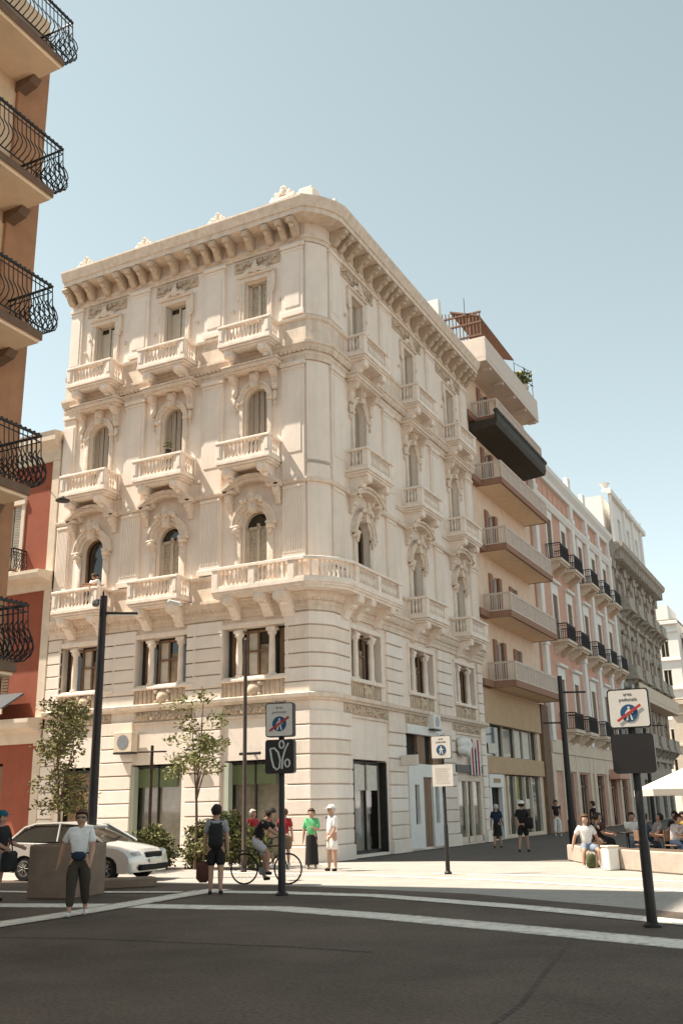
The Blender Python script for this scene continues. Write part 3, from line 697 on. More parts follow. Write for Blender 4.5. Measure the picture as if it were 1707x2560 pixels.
# white portal filling the second bay
b = MB(); w = 3.85
b.box(0, w, -.12, .1, 4.35, 4.72, .02)
for x0, x1, z0, z1 in ((0, .55, 0, 3.2), (.55, 1.0, 0, .9), (.55, 1.0, 2.4, 3.2), (1.0, 1.45, 0, 3.2), (2.45, 2.7, 0, 3.2), (2.7, 3.1, 0, .9), (2.7, 3.1, 2.4, 3.2), (3.1, w, 0, 3.2), (1.45, 2.45, 2.7, 3.2)): b.box(x0, x1, -.1, .1, z0, z1)
portal = place(b.build('shop_portal', M['white'], palace), 1, 6.9, .08)
b = MB(); b.box(.55, 1.0, .04, .06, .9, 2.4); b.box(2.7, 3.1, .04, .06, .9, 2.4); b.build('display_slit', M['glass2'], portal)
b = MB(); b.box(1.45, 2.45, .0, .05, .02, 2.7); b.box(1.5, 1.94, -.02, .02, .1, 2.6); b.box(1.98, 2.4, -.02, .02, .1, 2.6); b.build('door', M['framed'], portal)
b = MB(); b.box(0, w, .2, .22, 3.2, 4.4); b.build('opening', M['dark'], portal)
b = MB(); b.box(1.3, 2.1, .05, .2, 3.2, 4.35); b.box(2.9, 3.8, .05, .2, 3.2, 4.35); b.build('inner_panel', M['framed'], portal)
# third bay glass shop
b = MB(); w = 3.35
for x in (0, 1.3, 2.1, w-.12): b.box(x, x+.12, -.05, .08, 0, 2.9)
b.box(0, w, -.07, .1, 2.6, 2.9, .01); b.box(0, w, -.05, .08, 0, .25)
s3 = place(b.build('shopfront', M['cream'], palace), 1, 12.15, .08)
b = MB(); b.quad((0, .05, .2), (w, .05, .2), (w, .05, 2.7), (0, .05, 2.7)); b.build('pane', M['clear'], s3)
b = MB(); b.box(0, w, .66, .7, .0, 2.9); b.build('display_wall', M['display'], s3)
b = MB(); b.box(-.1, w+.1, -.16, .0, 2.98, 3.3); b.build('fascia', M['panel'], s3)
# ------------------------------------------------------------------ neighbouring buildings
def shell(root, u0, u1, h, depth, m, ops, d=.3, roofm='concrete'):
    b = MB(); wall_open(b, u0, u1, 0, h, ops, d)
    b.quad((u0, 0, 0), (u0, depth, 0), (u0, depth, h), (u0, 0, h)); b.quad((u1, 0, 0), (u1, depth, 0), (u1, depth, h), (u1, 0, h)); b.quad((u0, depth, 0), (u1, depth, 0), (u1, depth, h), (u0, depth, h))
    b.build('wall', M[m], root)
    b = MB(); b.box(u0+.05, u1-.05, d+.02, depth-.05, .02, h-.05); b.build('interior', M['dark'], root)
    b = MB(); b.box(u0-.1, u1+.1, -.12, depth+.05, h, h+.18, .02); b.build('roof', M[roofm], root)
def swindow(root, u, z, w, h, frame, leaf, y=.16, panes=2, blind=None):
    b = MB(); t = .07
    for s in (-1, 1): b.box(s*w/2, s*(w/2-t), y-.05, y+.05, 0, h)
    b.box(-w/2, w/2, y-.05, y+.05, h-t, h); b.box(-w/2, w/2, y-.05, y+.05, 0, t); b.box(-.035, .035, y-.04, y+.04, 0, h)
    o = b.build('window', M[frame], root); o.location = (u, 0, z)
    b = MB(); b.box(-w/2, w/2, y+.05, y+.07, 0, h); b.build('pane', M['glass'], o)
    if leaf:
        for s in (-1, 1):
            b = MB(); b.box(s*w/2, s*(w/2+.0)-s*w*.46, y-.1, y-.06, .03, h-.04, .01)
            for k in range(int(h/.12)): b.box(s*(w/2-.06), s*(w*.04+.06), y-.125, y-.1, .1+.12*k, .17+.12*k)
            b.build('shutter', M[leaf], o)
    return o
def iron_railing(u0, u1, D, h, step=.13, side=True, bulge=.0):
    """black wrought-iron balcony railing, outward -y, local z from the slab top"""
    b = MB(); r = .016
    def bar(f):
        prof = [(0, .05), (bulge*.75, .18), (bulge, .32), (bulge*.75, .5), (bulge*.2, .72), (0, h)] if bulge else [(0, .03), (0, h)]
        b.tube([f(n, z) for n, z in prof], r, 4)
    k = int((u1-u0)/step)
    for i in range(k+1): bar(lambda n, z, u=u0+(u1-u0)*i/k: (u, -D-n, z))
    for e, s in ((u0, -1), (u1, 1)):
        k2 = max(3, int(D/step))
        for i in range(k2+1): bar(lambda n, z, v=D*i/k2: (e+s*n, -v, z))
        if bulge:
            for i in range(k2):
                v0, v1 = D*i/k2, D*(i+1)/k2
                for z0, z1 in ((.15, .4), (.4, .65), (.65, .9)):
                    q = lambda z: bulge*math.sin(min(1, z/.75)*PI)**.8 if z < .75 else 0
                    b.tube([(e+s*q(z0), -v0, z0), (e+s*q((z0+z1)/2), -(v0+v1)/2, (z0+z1)/2), (e+s*q(z1), -v1, z1)], r*.9, 4)
                    b.tube([(e+s*q(z0), -v1, z0), (e+s*q((z0+z1)/2), -(v0+v1)/2, (z0+z1)/2), (e+s*q(z1), -v0, z1)], r*.9, 4)
    for z, rr in ((h, .038), (h-.14, .016), (.05, .02)):
        b.tube([(u0, 0, z), (u0, -D, z), (u1, -D, z), (u1, 0, z)], rr, 5)
    if bulge:
        for i in range(k): b.ell((u0+(u1-u0)*(i+.5)/k, -D, h+.035), (.035, .03, .03), 5, 4)
    return b
# brown apartment block at the near left
BR = tag(empty('brown_apartment_block', (-1.25, -13.5, 0), PI/2), 'brown plastered apartment block at the left edge with bulging black iron balconies', 'building')
SB = [19.59, 15.75, 11.96, 8.22, 4.40]
ops = [(-4.1, -2.9, z+.32, z+2.7, False) for z in SB] + [(-10.5, -9.3, z+.32, z+2.7, False) for z in SB] + [(-4.6, -2.2, .1, 3.2, False)]
shell(BR, -46, 0, 21.4, 14, 'tanwall', ops)
b = MB(); b.box(-46, -6, .4, 13.5, 21.6, 25); b.box(-46, -9, 1.0, 13.5, 25, 28.5); b.build('added_shade_block', M['brownwall'], BR)  # unseen upper blocks, added to shade the foreground road
b = MB(); b.box(-.95, .06, -.09, .05, 0, 21.4, .02); b.box(-.06, .09, -.05, .95, 0, 21.4, .02); b.build('corner_pilaster', M['brownwall'], BR)
for z in SB:
    for u in (-3.5, -9.9): swindow(BR, u, z+.32, 1.2, 2.38, 'cream', 'framed')
b = MB(); b.box(-4.6, -2.2, .2, .25, .1, 3.2); b.build('shopfront', M['glass2'], BR)
for z in SB:
    b = MB(); b.box(-5.6, -.8, -1.33, .05, .0, .07, .02); b.box(-5.66, -.75, -1.38, .05, .07, .29, .02)
    bo = b.build('balcony', [M['soffit'], M['brownslab']], BR); bo.location = (0, 0, z)
    for p in bo.data.polygons: p.material_index = 1 if p.center.z > .072 and not (p.normal.z < -.9) else 0
    iron_railing(-5.55, -.66, 1.46, 1.22, .135, True, .24).build('railing', M['iron'], bo).location = (0, 0, .27)
    b = MB(); b.prism([(0, 0), (-.62, 0), (-.5, -.16), (0, -.3)], -1.0, -.72, 'x'); b.build('bracket', M['brownslab'], bo)
# red building behind it
RB = tag(empty('red_building', (LEND-.02, 0, 0)), 'red plastered building with cream corner strip and string courses, left of the pale palace', 'building')
ops = [(-3.05, -2.05, 11.5, 14.3, False), (-3.05, -2.05, 6.0, 8.6, False), (-3.2, -2.0, .05, 3.6, False), (-6.6, -5.6, 11.5, 14.3, False)]
shell(RB, -11, 0, 16.7, 12, 'red', ops)
b = MB(); b.box(-.42, -.01, -.10, .05, 4.2, 16.0, .02); b.box(-.42, -.01, -.07, .05, 0, 4.1, .02); b.build('corner_strip', M['cream'], RB)
b = MB(); b.prism([(.05, 16.0), (-.12, 16.0), (-.14, 16.4), (-.2, 16.5), (-.42, 16.75), (-.5, 16.8), (-.5, 17.0), (-.55, 17.2), (.05, 17.3)], -11.1, -.01, 'x'); b.build('cornice', M['cream'], RB)
b = MB(); b.prism([(.05, 10.4), (-.13, 10.4), (-.2, 10.7), (-.85, 10.8), (-.92, 10.95), (-.92, 11.08), (.05, 11.15)], -11.0, -.01, 'x'); b.prism([(.05, 4.3), (-.13, 4.3), (-.2, 4.7), (-.8, 4.85), (-.88, 5.05), (-.88, 5.2), (.05, 5.3)], -11, -.01, 'x'); b.build('string_course', M['cream'], RB)
swindow(RB, -2.55, 11.5, 1.0, 2.8, 'cream', 'shutterw'); swindow(RB, -6.1, 11.5, 1.0, 2.8, 'cream', 'shutterw'); swindow(RB, -2.55, 6.0, 1.0, 2.6, 'cream', 'framed')
b = MB()
for c in (-2.55, -6.1):
    for s in (-1, 1): b.box(c+s*.5, c+s*.7, -.06, .02, 11.2, 14.5, .01)
    b.box(c-.75, c+.75, -.12, .02, 14.3, 14.55, .02)
b.build('window_surround', M['cream'], RB)
b = MB(); b.box(-3.4, -1.6, -.75, .02, 0, .12, .02); bo = b.build('balcony', M['cream'], RB); bo.location = (0, 0, 11.1)
iron_railing(-3.35, -1.65, .7, 1.0, .13, True, .1).build('railing', M['iron'], bo).location = (0, 0, .1)
b = MB(); b.box(-3.2, -2.0, .2, .26, .05, 3.5); b.box(-2.62, -2.58, .17, .2, .05, 3.5); b.build('door', M['framed'], RB)
# awning on the red building
aw = tag(empty('awning', (-14.9, -.1, 5.55)), 'small dark grey sloping awning with a pale edge on the red building', 'awning')
b = MB(); b.prism([(-1.1, 0), (-1.1, .08), (0, .75), (0, .67)], -1.6, 1.2, 'x'); b.build('canopy', M['awn'], aw)
b = MB(); b.box(-1.6, 1.2, -1.12, -1.06, -.17, .03); b.build('valance', M['cream'], aw)
# beige modern block right of the palace
BG = tag(empty('beige_apartment_block', (-.5, REND+.06, 0), PI/2), 'beige modern apartment block with long railed balconies and a brown roof pergola', 'building')
zf = [18.15, 14.5, 10.95, 7.4]; zall = [21.75] + zf
ops = []
for z in zall: ops += [(3.1, 4.1, z+.2, z+2.5, False), (6.6, 7.9, z+.2, z+2.5, False)]
ops += [(.6, 9.6, 3.95, 5.5, False), (.5, 2.4, .05, 2.9, False), (3.2, 9.6, .05, 3.1, False)]
shell(BG, 0, 11.7, 24.9, 14, 'beige', ops)
for z in zall:
    swindow(BG, 3.6, z+.2, 1.0, 2.3, 'white', None, .12)
    swindow(BG, 7.25, z+.2, 1.3, 2.3, 'framed', 'framed', .12)
    b = MB(); b.box(2.6, 3.1, -.1, .05, z+.15, z+2.55, .01); b.box(4.1, 4.55, -.14, .05, z+.15, z+2.55, .01); b.box(6.2, 6.6, -.09, .05, z+.15, z+2.5, .01); b.build('door_reveal', M['brick'], BG)
bal0 = None
for i, z in enumerate(zall):
    if bal0 is None or i == 1:
        b = MB(); b.box(1.5, 10.45, -1.45, .05, -.0, .1, .01); bo = b.build('balcony', M['soffit'], BG)
        b = MB(); b.box(1.46, 10.49, -1.49, -1.36, -.02, .32, .01); b.box(1.46, 1.58, -1.36, .03, -.02, .32, .01); b.box(10.37, 10.49, -1.36, .03, -.02, .32, .01); b.box(0, 1.46, -.35, .03, -.02, .32, .01)
        b.build('fascia', M['brick'], bo)
        b = MB()
        for u in [1.52+.118*k for k in range(76)]: b.box(u-.022, u+.022, -1.44, -1.42, .38, 1.18)
        for y in [-1.3+.118*k for k in range(11)]: b.box(1.5, 1.53, y-.022, y+.022, .38, 1.18)
        for z2 in (.36, 1.2, 1.26): b.box(1.5, 10.45, -1.46, -1.40, z2-.025, z2+.025); b.box(1.48, 1.54, -1.4, 0, z2-.025, z2+.025); b.box(10.4, 10.46, -1.4, 0, z2-.025, z2+.025)
        for u in [1.6+1.1*k for k in range(9)]: b.box(u-.03, u+.03, -1.47, -1.41, .3, 1.28)
        for u in [1.7+1.1*k for k in range(8)]: b.box(u, u+.95, -1.41, -1.40, .42, 1.14)
        b.build('railing', M['rail'], bo); bal0 = bo
    else: bo = copy_tree(bal0, BG)
    bo.location = (0, 0, z - .1)
b = MB(); b.prism([(.0, 21.0), (-1.52, 21.15), (-1.62, 21.4), (-1.6, 22.0), (-1.5, 22.05), (-1.5, 21.55), (0, 21.55)], .9, 10.6, 'x')
for k in range(9): b.lathe([(.0, .95+1.1*k), (.14, .95+1.1*k), (.14, 1.95+1.1*k), (0, 1.95+1.1*k)], (0, -1.55, 22.0), 8, 'x')
b.build('rolled_awning', M['cladding'], BG)
b = MB(); b.box(.1, 10.3, -1.5, .02, 24.6, 24.85, .02); b.box(.1, 10.3, -1.5, -1.42, 24.85, 26.05, .01); b.box(10.2, 10.3, -1.42, .0, 24.85, 26.05); b.box(.1, .2, -1.42, 0, 24.85, 26.05)
for k in range(5): b.box(1+2.2*k, 1.25+2.2*k, -1.4, -.9, 24.45, 24.62)
b.build('roof_terrace', M['rail'], BG)
b = MB()
for u in (1.0, 3.0, 5.2, 7.4):
    for y in (1.6, -.4): b.box(u-.06, u+.06, y-.06, y+.06, 24.9, 28.4+ (.0 if y > 0 else -.6))
for u in [.9+.28*k for k in range(25)]: b.box(u-.025, u+.025, 1.52, 1.58, 25, 28.4)
for z in (26.3, 27.4, 28.3): b.box(.9, 7.7, 1.5, 1.6, z, z+.1)
for k in range(14): b.box(.93, .98, -1.05+.2*k, -1.0+.2*k, 24.9, 28.0+.04*k)
for z in (25.8, 26.6, 27.4, 28.0): b.box(.9, 1.0, -1.1, 1.6, z, z+.09)
b.build('pergola_frame', M['rust'], BG)
b = MB(); b.prism([(.7, 28.5), (-1.0, 27.85), (-1.0, 27.77), (.7, 28.4)], .9, 7.4, 'x'); b.build('pergola_roof', M['rust'], BG)
b = MB(); b.box(-.1, .35, 1.0, 1.8, 24.9, 28.9); b.build('chimney_block', M['whitewall'], BG)
b = MB()
for u, y, h in ((8.8, -.6, 28.4), (10.2, -1.3, 28.2), (10.2, -.2, 28.2)): b.tube([(u, y, 25), (u, y, h)], .02, 4)
b.tube([(8.8, -.6, 28.3), (10.2, -1.3, 28.1), (10.2, -.2, 28.1)], .018, 4); b.tube([(4.5, 1, 29), (4.5, 1, 31.2)], .02, 4); b.build('antenna', M['metal'], BG)
# ground floors of the beige block
b = MB(); b.box(.15, 10.2, -.14, .05, 5.5, 7.15, .02); b.box(.15, 10.2, -.14, .05, 3.1, 3.95, .02); b.build('ochre_band', M['ochre'], BG)
b = MB(); b.box(.6, 9.6, .2, .24, 3.95, 5.5); b.build('pane', M['glass2'], BG)
b = MB()
for u in (.55, 3.4, 5.4, 6.9, 8.4, 9.5): b.box(u, u+.12, .08, .18, 3.95, 5.5)
b.build('frame', M['frame'], BG)
b = MB(); b.box(5.55, 6.6, .12, .14, 4.0, 5.45); b.box(7.1, 8.2, .12, .14, 4.0, 5.45); b.box(1.2, 2.6, .12, .14, 4.1, 4.6); b.build('curtain', M['curtain'], BG)
b = MB()
for u in (.35, 2.25): b.box(u, u+.3, -.1, .1, .05, 2.55)
b.box(.35, 2.55, -.14, .1, 2.45, 3.08, .02); b.build('door_portal', M['white'], BG)
b = MB(); b.box(.65, 2.25, .15, .2, .05, 2.5); b.box(1.4, 1.46, .1, .15, .05, 2.5); b.build('door', M['dark'], BG)
b = MB()
for k in range(6): b.box(.9+.19*k, 1.03+.19*k, -.155, -.14, 2.66+.02*(k%2), 2.88)
b.build('worn_lettering', M['grille'], BG)
b = MB()
for u in (2.7, 3.35, 4.7, 6.3, 7.6, 9.4): b.box(u, u+.14, -.06, .1, .05, 3.05)
b.box(2.7, 9.5, -.05, .1, .05, .2); b.build('shopfront', M['cream'], BG)
b = MB(); b.box(2.8, 9.5, .1, .13, .2, 3.05); b.build('pane', M['glass2'], BG)
b = MB(); b.box(4.9, 5.6, .05, .09, 1.9, 2.95); b.build('poster', mat('faded_poster', (.30, .28, .05), .7, .5, 6), BG)
b = MB(); b.box(6.6, 7.4, .05, .09, 1.4, 1.9); b.build('notice', M['signwhite'], BG)
b = MB(); b.box(10.25, 11.65, -.22, .05, 0, 7.2, .02); b.build('column', M['brownslab'], BG)
# orange building
OR = tag(empty('orange_building', (-.4, 28.52, 0), PI/2), 'orange plastered building with tall white pilasters and dark shutters, beyond the beige block', 'building')
cols = [4.2, 8.0, 12.9, 17.2, 21.2]; rows = [(16.9, 3.0), (11.6, 3.1), (6.0, 3.2)]
ops = [(c-.6, c+.6, z, z+h, False) for c in cols for z, h in rows] + [(c-1.0, c+1.0, .05, 3.4, False) for c in cols]
shell(OR, 0, 23.4, 23.2, 14, 'orange', ops)
b = MB()
for u in (10.4, 15.0, 19.2, 23.0, .5): b.box(u-.35, u+.35, -.28, .05, 5.2, 24.6 if u in (10.4, 15.0) else 23.4, .03); b.box(u-.45, u+.45, -.36, .05, 21.0, 21.4, .03); b.box(u-.42, u+.42, -.34, .05, 10.9, 11.3, .03)
b.build('pilaster', M['whitewall'], OR)
b = MB(); b.prism([(.05, 22.4), (-.25, 22.4), (-.3, 22.7), (-.55, 23.0), (-.6, 23.3), (.05, 23.4)], 0, 23.4, 'x'); b.prism([(.05, 20.5), (-.2, 20.5), (-.35, 20.8), (-.35, 20.95), (.05, 21.0)], 0, 23.4, 'x')
for c in cols:
    for (z, h) in rows:
        for s in (-1, 1): b.box(c+s*.6, c+s*.85, -.08, .02, z-.2, z+h, .01)
        b.box(c-.85, c+.85, -.09, .02, z+h, z+h+.75, .02); b.box(c-1.0, c+1.0, -.3, .02, z+h+.75, z+h+.95, .03)
b.build('white_trim', M['whitewall'], OR)
b = MB()
for k in range(18): b.box(.9+1.28*k, 1.5+1.28*k, -.03, .02, 21.2, 22.2)
b.build('frieze_opening', M['orange'], OR)
for c in cols:
    for z, h in rows: swindow(OR, c, z, 1.2, h, 'framed', 'hshut' if 'hshut' in M else 'framed', .08)
ob = None
for c in cols:
    for z, h in rows:
        if ob is None:
            b = MB(); b.box(-1.15, 1.15, -1.0, .05, -.2, 0, .02); b.box(-1.05, 1.05, -.9, .05, -.32, -.2, .02); ob = b.build('balcony', M['cream'], OR)
            for s in (-1, 1): b2 = MB(); b2.prism([(0, 0), (-.8, 0), (-.72, -.2), (-.2, -.55), (0, -.6)], s*.85-.12, s*.85+.12, 'x'); bb = b2.build('bracket', M['cream'], ob); bb.location = (0, 0, -.3)
            iron_railing(-1.1, 1.1, .94, 1.0, .13).build('railing', M['iron'], ob); o = ob
        else: o = copy_tree(ob, OR)
        o.location = (c, 0, z)
b = MB(); b.box(.1, 23.3, -.2, .05, 4.5, 5.3, .03)
for u in (.3, 2.6, 5.9, 9.6, 10.8, 14.6, 19, 22.8): b.box(u-.3, u+.3, -.16, .05, 0, 4.5, .03)
b.box(.1, 23.3, -.12, .05, 3.5, 4.5, .02); b.build('ground_storey', M['cream'], OR)
for c in cols:
    b = MB(); b.box(c-1, c+1, .18, .22, .05, 3.4); b.box(c-.05, c+.05, .1, .18, .05, 3.4); b.box(c-1, c+1, .1, .18, 2.6, 2.7); b.build('shopfront', M['glass2'], OR)
b = MB(); b.box(15.4, 18.8, -.9, -.05, 3.2, 3.9, .05); b.build('shop_awning', M['orange'], OR)
# grey stone building
GB = tag(empty('grey_stone_building', (-.4, 52.0, 0), PI/2), 'weathered grey stone building with carved balconies and a white top storey, far along the street', 'building')
gc = [3.0, 7.2, 11.4, 15.6, 19.4]; gr = [(17.4, 3.4), (11.6, 3.4), (6.2, 3.2)]
ops = [(c-.6, c+.6, z, z+h, False) for c in gc for z, h in gr] + [(c-1, c+1, .05, 3.4, False) for c in gc]
shell(GB, 0, 21.4, 22.6, 14, 'greystone', ops)
b = MB(); wall_open(b, 3.2, 19.6, 22.8, 28.0, [(c-.7, c+.7, 23.2, 26.6, False) for c in gc[1:4]], .5)
b.box(3.2, 19.6, .6, 12, 22.8, 28.0); b.box(3.0, 19.8, -.35, .05, 28.0, 28.5, .03)
for u in (3.6, 9.3, 13.5, 17.8): b.box(u-.3, u+.3, -.2, .02, 22.8, 28, .02)
b.build('top_storey', M['whitewall'], GB)
b = MB()
for u in (3.8, 9.3, 13.5, 19): b.lathe([(.1, 28.5), (.4, 28.55), (.18, 28.75), (.36, 29.1), (.48, 29.2), (.2, 29.25)], (u, .3, 0), 8)
b.build('roof_urn', M['whitewall'], GB)
b = MB()
for u in (.6, 5.1, 9.3, 13.5, 17.6, 20.9): b.box(u-.4, u+.4, -.25, .05, 4.6, 21.4, .03); b.box(u-.55, u+.55, -.45, .05, 20.6, 21.6, .03)
for z in (5.0, 10.6, 16.4): b.box(0, 21.4, -.35, .05, z, z+.45, .04)
b.prism([(.05, 21.4), (-.4, 21.4), (-.6, 21.9), (-1.3, 22.3), (-1.4, 22.7), (.05, 22.8)], -.1, 21.6, 'x')
for k in range(24): b.box(.3+.88*k, .62+.88*k, -1.15, .02, 21.3, 22.1, .05)
for c in gc:
    for z, h in gr:
        archband(b, c, z+h-.6, .6, .95, -.14, .02); b.ell((c, -.2, z+h+.45), (.4, .2, .3), 8, 5, .15)
        for s in (-1, 1): b.ell((c+s*1.0, -.18, z+h-.4), (.28, .18, .5), 7, 5, .2)
b.build('stone_trim', M['greystone'], GB)
for c in gc:
    for z, h in gr: swindow(GB, c, z, 1.2, h, 'framed', 'framed', .1)
ob = None
for c in gc:
    for z, h in gr:
        if ob is None:
            b = MB(); b.box(-1.3, 1.3, -1.25, .05, -.25, 0, .03); b.box(-1.2, 1.2, -1.15, -1.0, 0, .95, .02)
            for s in (-1, 1): b.box(s*1.2, s*1.05, -1.0, 0, 0, .95, .02); b.prism([(0, -.25), (-1.1, -.25), (-.9, -.5), (-.25, -1.0), (0, -1.05)], s*.9-.15, s*.9+.15, 'x')
            ob = b.build('balcony', M['greystone'], GB); o = ob
        else: o = copy_tree(ob, GB)
        o.location = (c, 0, z)
b = MB(); b.box(.2, 20.6, -1.5, -1.38, 9.95, 10.9, .02); b.box(.2, 20.6, -1.5, .02, 9.6, 9.95, .03); b.build('long_balcony', M['cream'], GB)
for c in gc:
    b = MB(); b.box(c-1, c+1, .18, .22, .05, 3.4); b.build('shopfront', M['glass2'], GB)
# pale buildings closing the street
def far_block(name, label, x0, x1, y, h, seed, m='whitewall', steps=()):
    t = tag(empty(name, ((x0+x1)/2, y, 0)), label, 'building'); hw = (x1-x0)/2
    ops = []; n = max(2, int((x1-x0)/3.2)); zz = 4.5
    while zz+2.4 < h:
        for i in range(n):
            c = -hw+(x1-x0)*(i+.5)/n; ops.append((c-.5, c+.5, zz, zz+2.1, False))
        zz += 3.7
    shell(t, -hw, hw, h, 14, m, ops, .25)
    b = MB()
    zz = 4.0
    while zz < h: b.box(-hw-.1, hw+.1, -.25, .02, zz, zz+.25, .02); zz += 3.7
    b.box(-hw-.2, hw+.2, -.5, .02, h-.5, h-.05, .03); b.build('string_course', M[m], t)
    for o in ops: swindow(t, (o[0]+o[1])/2, o[2], 1.0, 2.1, 'cream', None, .12)
    for (a, c, e) in steps:
        b = MB(); b.box(a, c, 1.5, 9, h+.18, h+e, .03); b.build('roof_storey', M[m], t)
    return t
far_block('pale_building', 'tall pale plastered building closing the street, behind the grey stone building', -16, -1.9, 101, 24.0, 1, 'whitewall', ((2, 6, 2.4),))
far_block('pale_building', 'long cream building at the far right end of the street', -1.6, 26, 104, 22.5, 2, 'whitewall', ((-12.5, -8, 3.0), (-2, 4, 2.0)))
far_block('pale_building', 'lower cream building in front of the far pale blocks', -2.6, 14, 93, 13.0, 3, 'cream')
# ------------------------------------------------------------------ street furniture
def tube_obj(name, pts, r, m, parent, seg=12): b = MB(); b.tube(pts, r, seg); return b.build(name, m, parent, 50)
def rrect(w, h, r, n=4):
    p = []
    for cx, cy, a in ((w/2-r, h/2-r, 0), (-w/2+r, h/2-r, PI/2), (-w/2+r, -h/2+r, PI), (w/2-r, -h/2+r, 1.5*PI)):
        p += [(cx+r*math.cos(a+PI/2*k/n), cy+r*math.sin(a+PI/2*k/n)) for k in range(n+1)]
    return p
def plate(name, w, h, r, y0, y1, m, parent, z):
    b = MB(); b.prism([(x, zz+z) for x, zz in rrect(w, h, r)], y0, y1); return b.build(name, m, parent)
def pedestrian(parent, z, s, y, slash, figure=True):
    b = MB(); b.prism([(s*.5*math.cos(2*PI*k/28), z+s*.5*math.sin(2*PI*k/28)) for k in range(28)], y, y+.004); b.build('blue_disc', M['blue'], parent)
    b = MB(); b.prism([(s*.07*math.cos(2*PI*k/12), z+s*.31+s*.07*math.sin(2*PI*k/12)) for k in range(12)], y-.003, y-.001)
    for pl in ([(-.08, .22), (.08, .22), (.1, -.04), (-.1, -.04)], [(-.1, -.02), (.0, -.02), (-.1, -.42), (-.2, -.42)], [(0, -.02), (.1, -.02), (.2, -.4), (.11, -.42)], [(-.08, .2), (-.05, .12), (-.2, -.06), (-.24, 0)], [(.08, .2), (.05, .12), (.2, -.04), (.24, .02)]):
        b.prism([(x*s, z+v*s) for x, v in pl], y-.003, y-.001)
    b.build('walking_figure', M['signwhite'], parent)
    if slash:
        a = R(33); L = s*.82; t = s*.075; ca, sa = math.cos(a), math.sin(a)
        b = MB(); b.prism([(-L*ca+t*sa, z-L*sa-t*ca), (L*ca+t*sa, z+L*sa-t*ca), (L*ca-t*sa, z+L*sa+t*ca), (-L*ca-t*sa, z-L*sa+t*ca)], y-.008, y-.005); b.build('red_bar', M['signred'], parent)
def zone_sign(label, loc, rz, zt, zb, w, h, deep, slash, lower, polr):
    t = tag(empty('pedestrian_zone_sign', loc, rz), label, 'sign')
    b = MB(); b.lathe([(polr*2.2, 0), (polr*2.2, .03), (polr*1.3, .07), (polr*1.25, zb*.55), (polr, zb*.56), (polr, zt+.02)], (0, deep/2+polr, 0), 14); b.build('post', M['metal'], t, 40)
    zc = zt-h/2; plate('casing', w, h, .05, 0, deep, M['metal'] if slash else M['grey'], t, zc)
    plate('face', w-.04, h-.04, .04, -.004, 0, M['signwhite'], t, zc)
    text('area', h*.125, M['ink'], t, (0, -.006, zc+h*.36), (PI/2, 0, 0), depth=.001); text('pedonale', h*.125, M['ink'], t, (0, -.006, zc+h*.225), (PI/2, 0, 0), depth=.001)
    pedestrian(t, zc-h*.12, h*.44, -.010, slash)
    for s in (-1, 1): b = MB(); b.box(s*.09-.015, s*.09+.015, deep/2-.02, deep/2+.02, zt-.02, zt+.06); b.build('clamp', M['grey'], t)
    if lower == 'white':
        plate('lower_panel', w, h*.92, .02, 0, .03, M['signwhite'], t, zb+h*.46)
        b = MB()
        for k in range(7): b.box(-w*.36, w*(.36-.06*(k % 3)), -.006, -.004, zb+h*(.15+.1*k), zb+h*(.165+.1*k))
        b.build('small_print', M['frame'], t)
    else:
        plate('lower_panel', w*1.02, h*.98, .06, 0, deep, M['panel'], t, zb+h*.49)
        if lower == 'graffiti':
            q = lambda pts: [(x*w, -.004, zb+h*.49+v*h) for x, v in pts]
            b = MB(); b.tube(q([(-.33, .22), (-.27, -.1), (-.2, -.3), (-.1, -.38), (.0, -.32), (.03, -.1), (-.05, .12), (-.18, .24), (-.33, .22)]), .022, 6); b.build('graffiti_zero', M['graf'], t)
            b = MB(); b.tube(q([(.32, .38), (.2, .18), (.12, -.05), (.09, -.36)]), .02, 6); b.build('graffiti_stroke', M['graf'], t)
            for cx, cy in ((.08, .34), (.28, -.2)):
                b = MB(); b.tube(q([(cx+.085*math.cos(2*PI*k/10), cy+.11*math.sin(2*PI*k/10)) for k in range(11)]), .02, 6); b.build('graffiti_loop', M['graf'], t)
        else:
            for x in (-.2, .22): b = MB(); b.box(x*w-.02, x*w+.02, deep*.3, deep*.6, zb+h*.98, zt-h+.01); b.build('clamp', M['grey'], t)
    return t
zone_sign('pedestrian zone end sign above a dark panel sprayed with a zero and percent mark', (4.47, -11.0, 0), R(12), 3.85, 2.39, .62, .71, .17, True, 'graffiti', .062)
zone_sign('nearest pedestrian zone end sign with a blank dark panel, at the right edge', (12.31, -14.15, 0), R(3), 3.30, 2.08, .60, .575, .10, True, 'blank', .058)
zone_sign('white pedestrian zone sign over a white notice, without a red bar', (5.54, -4.38, 0), R(3), 3.46, 2.16, .56, .60, .06, False, 'white', .045)
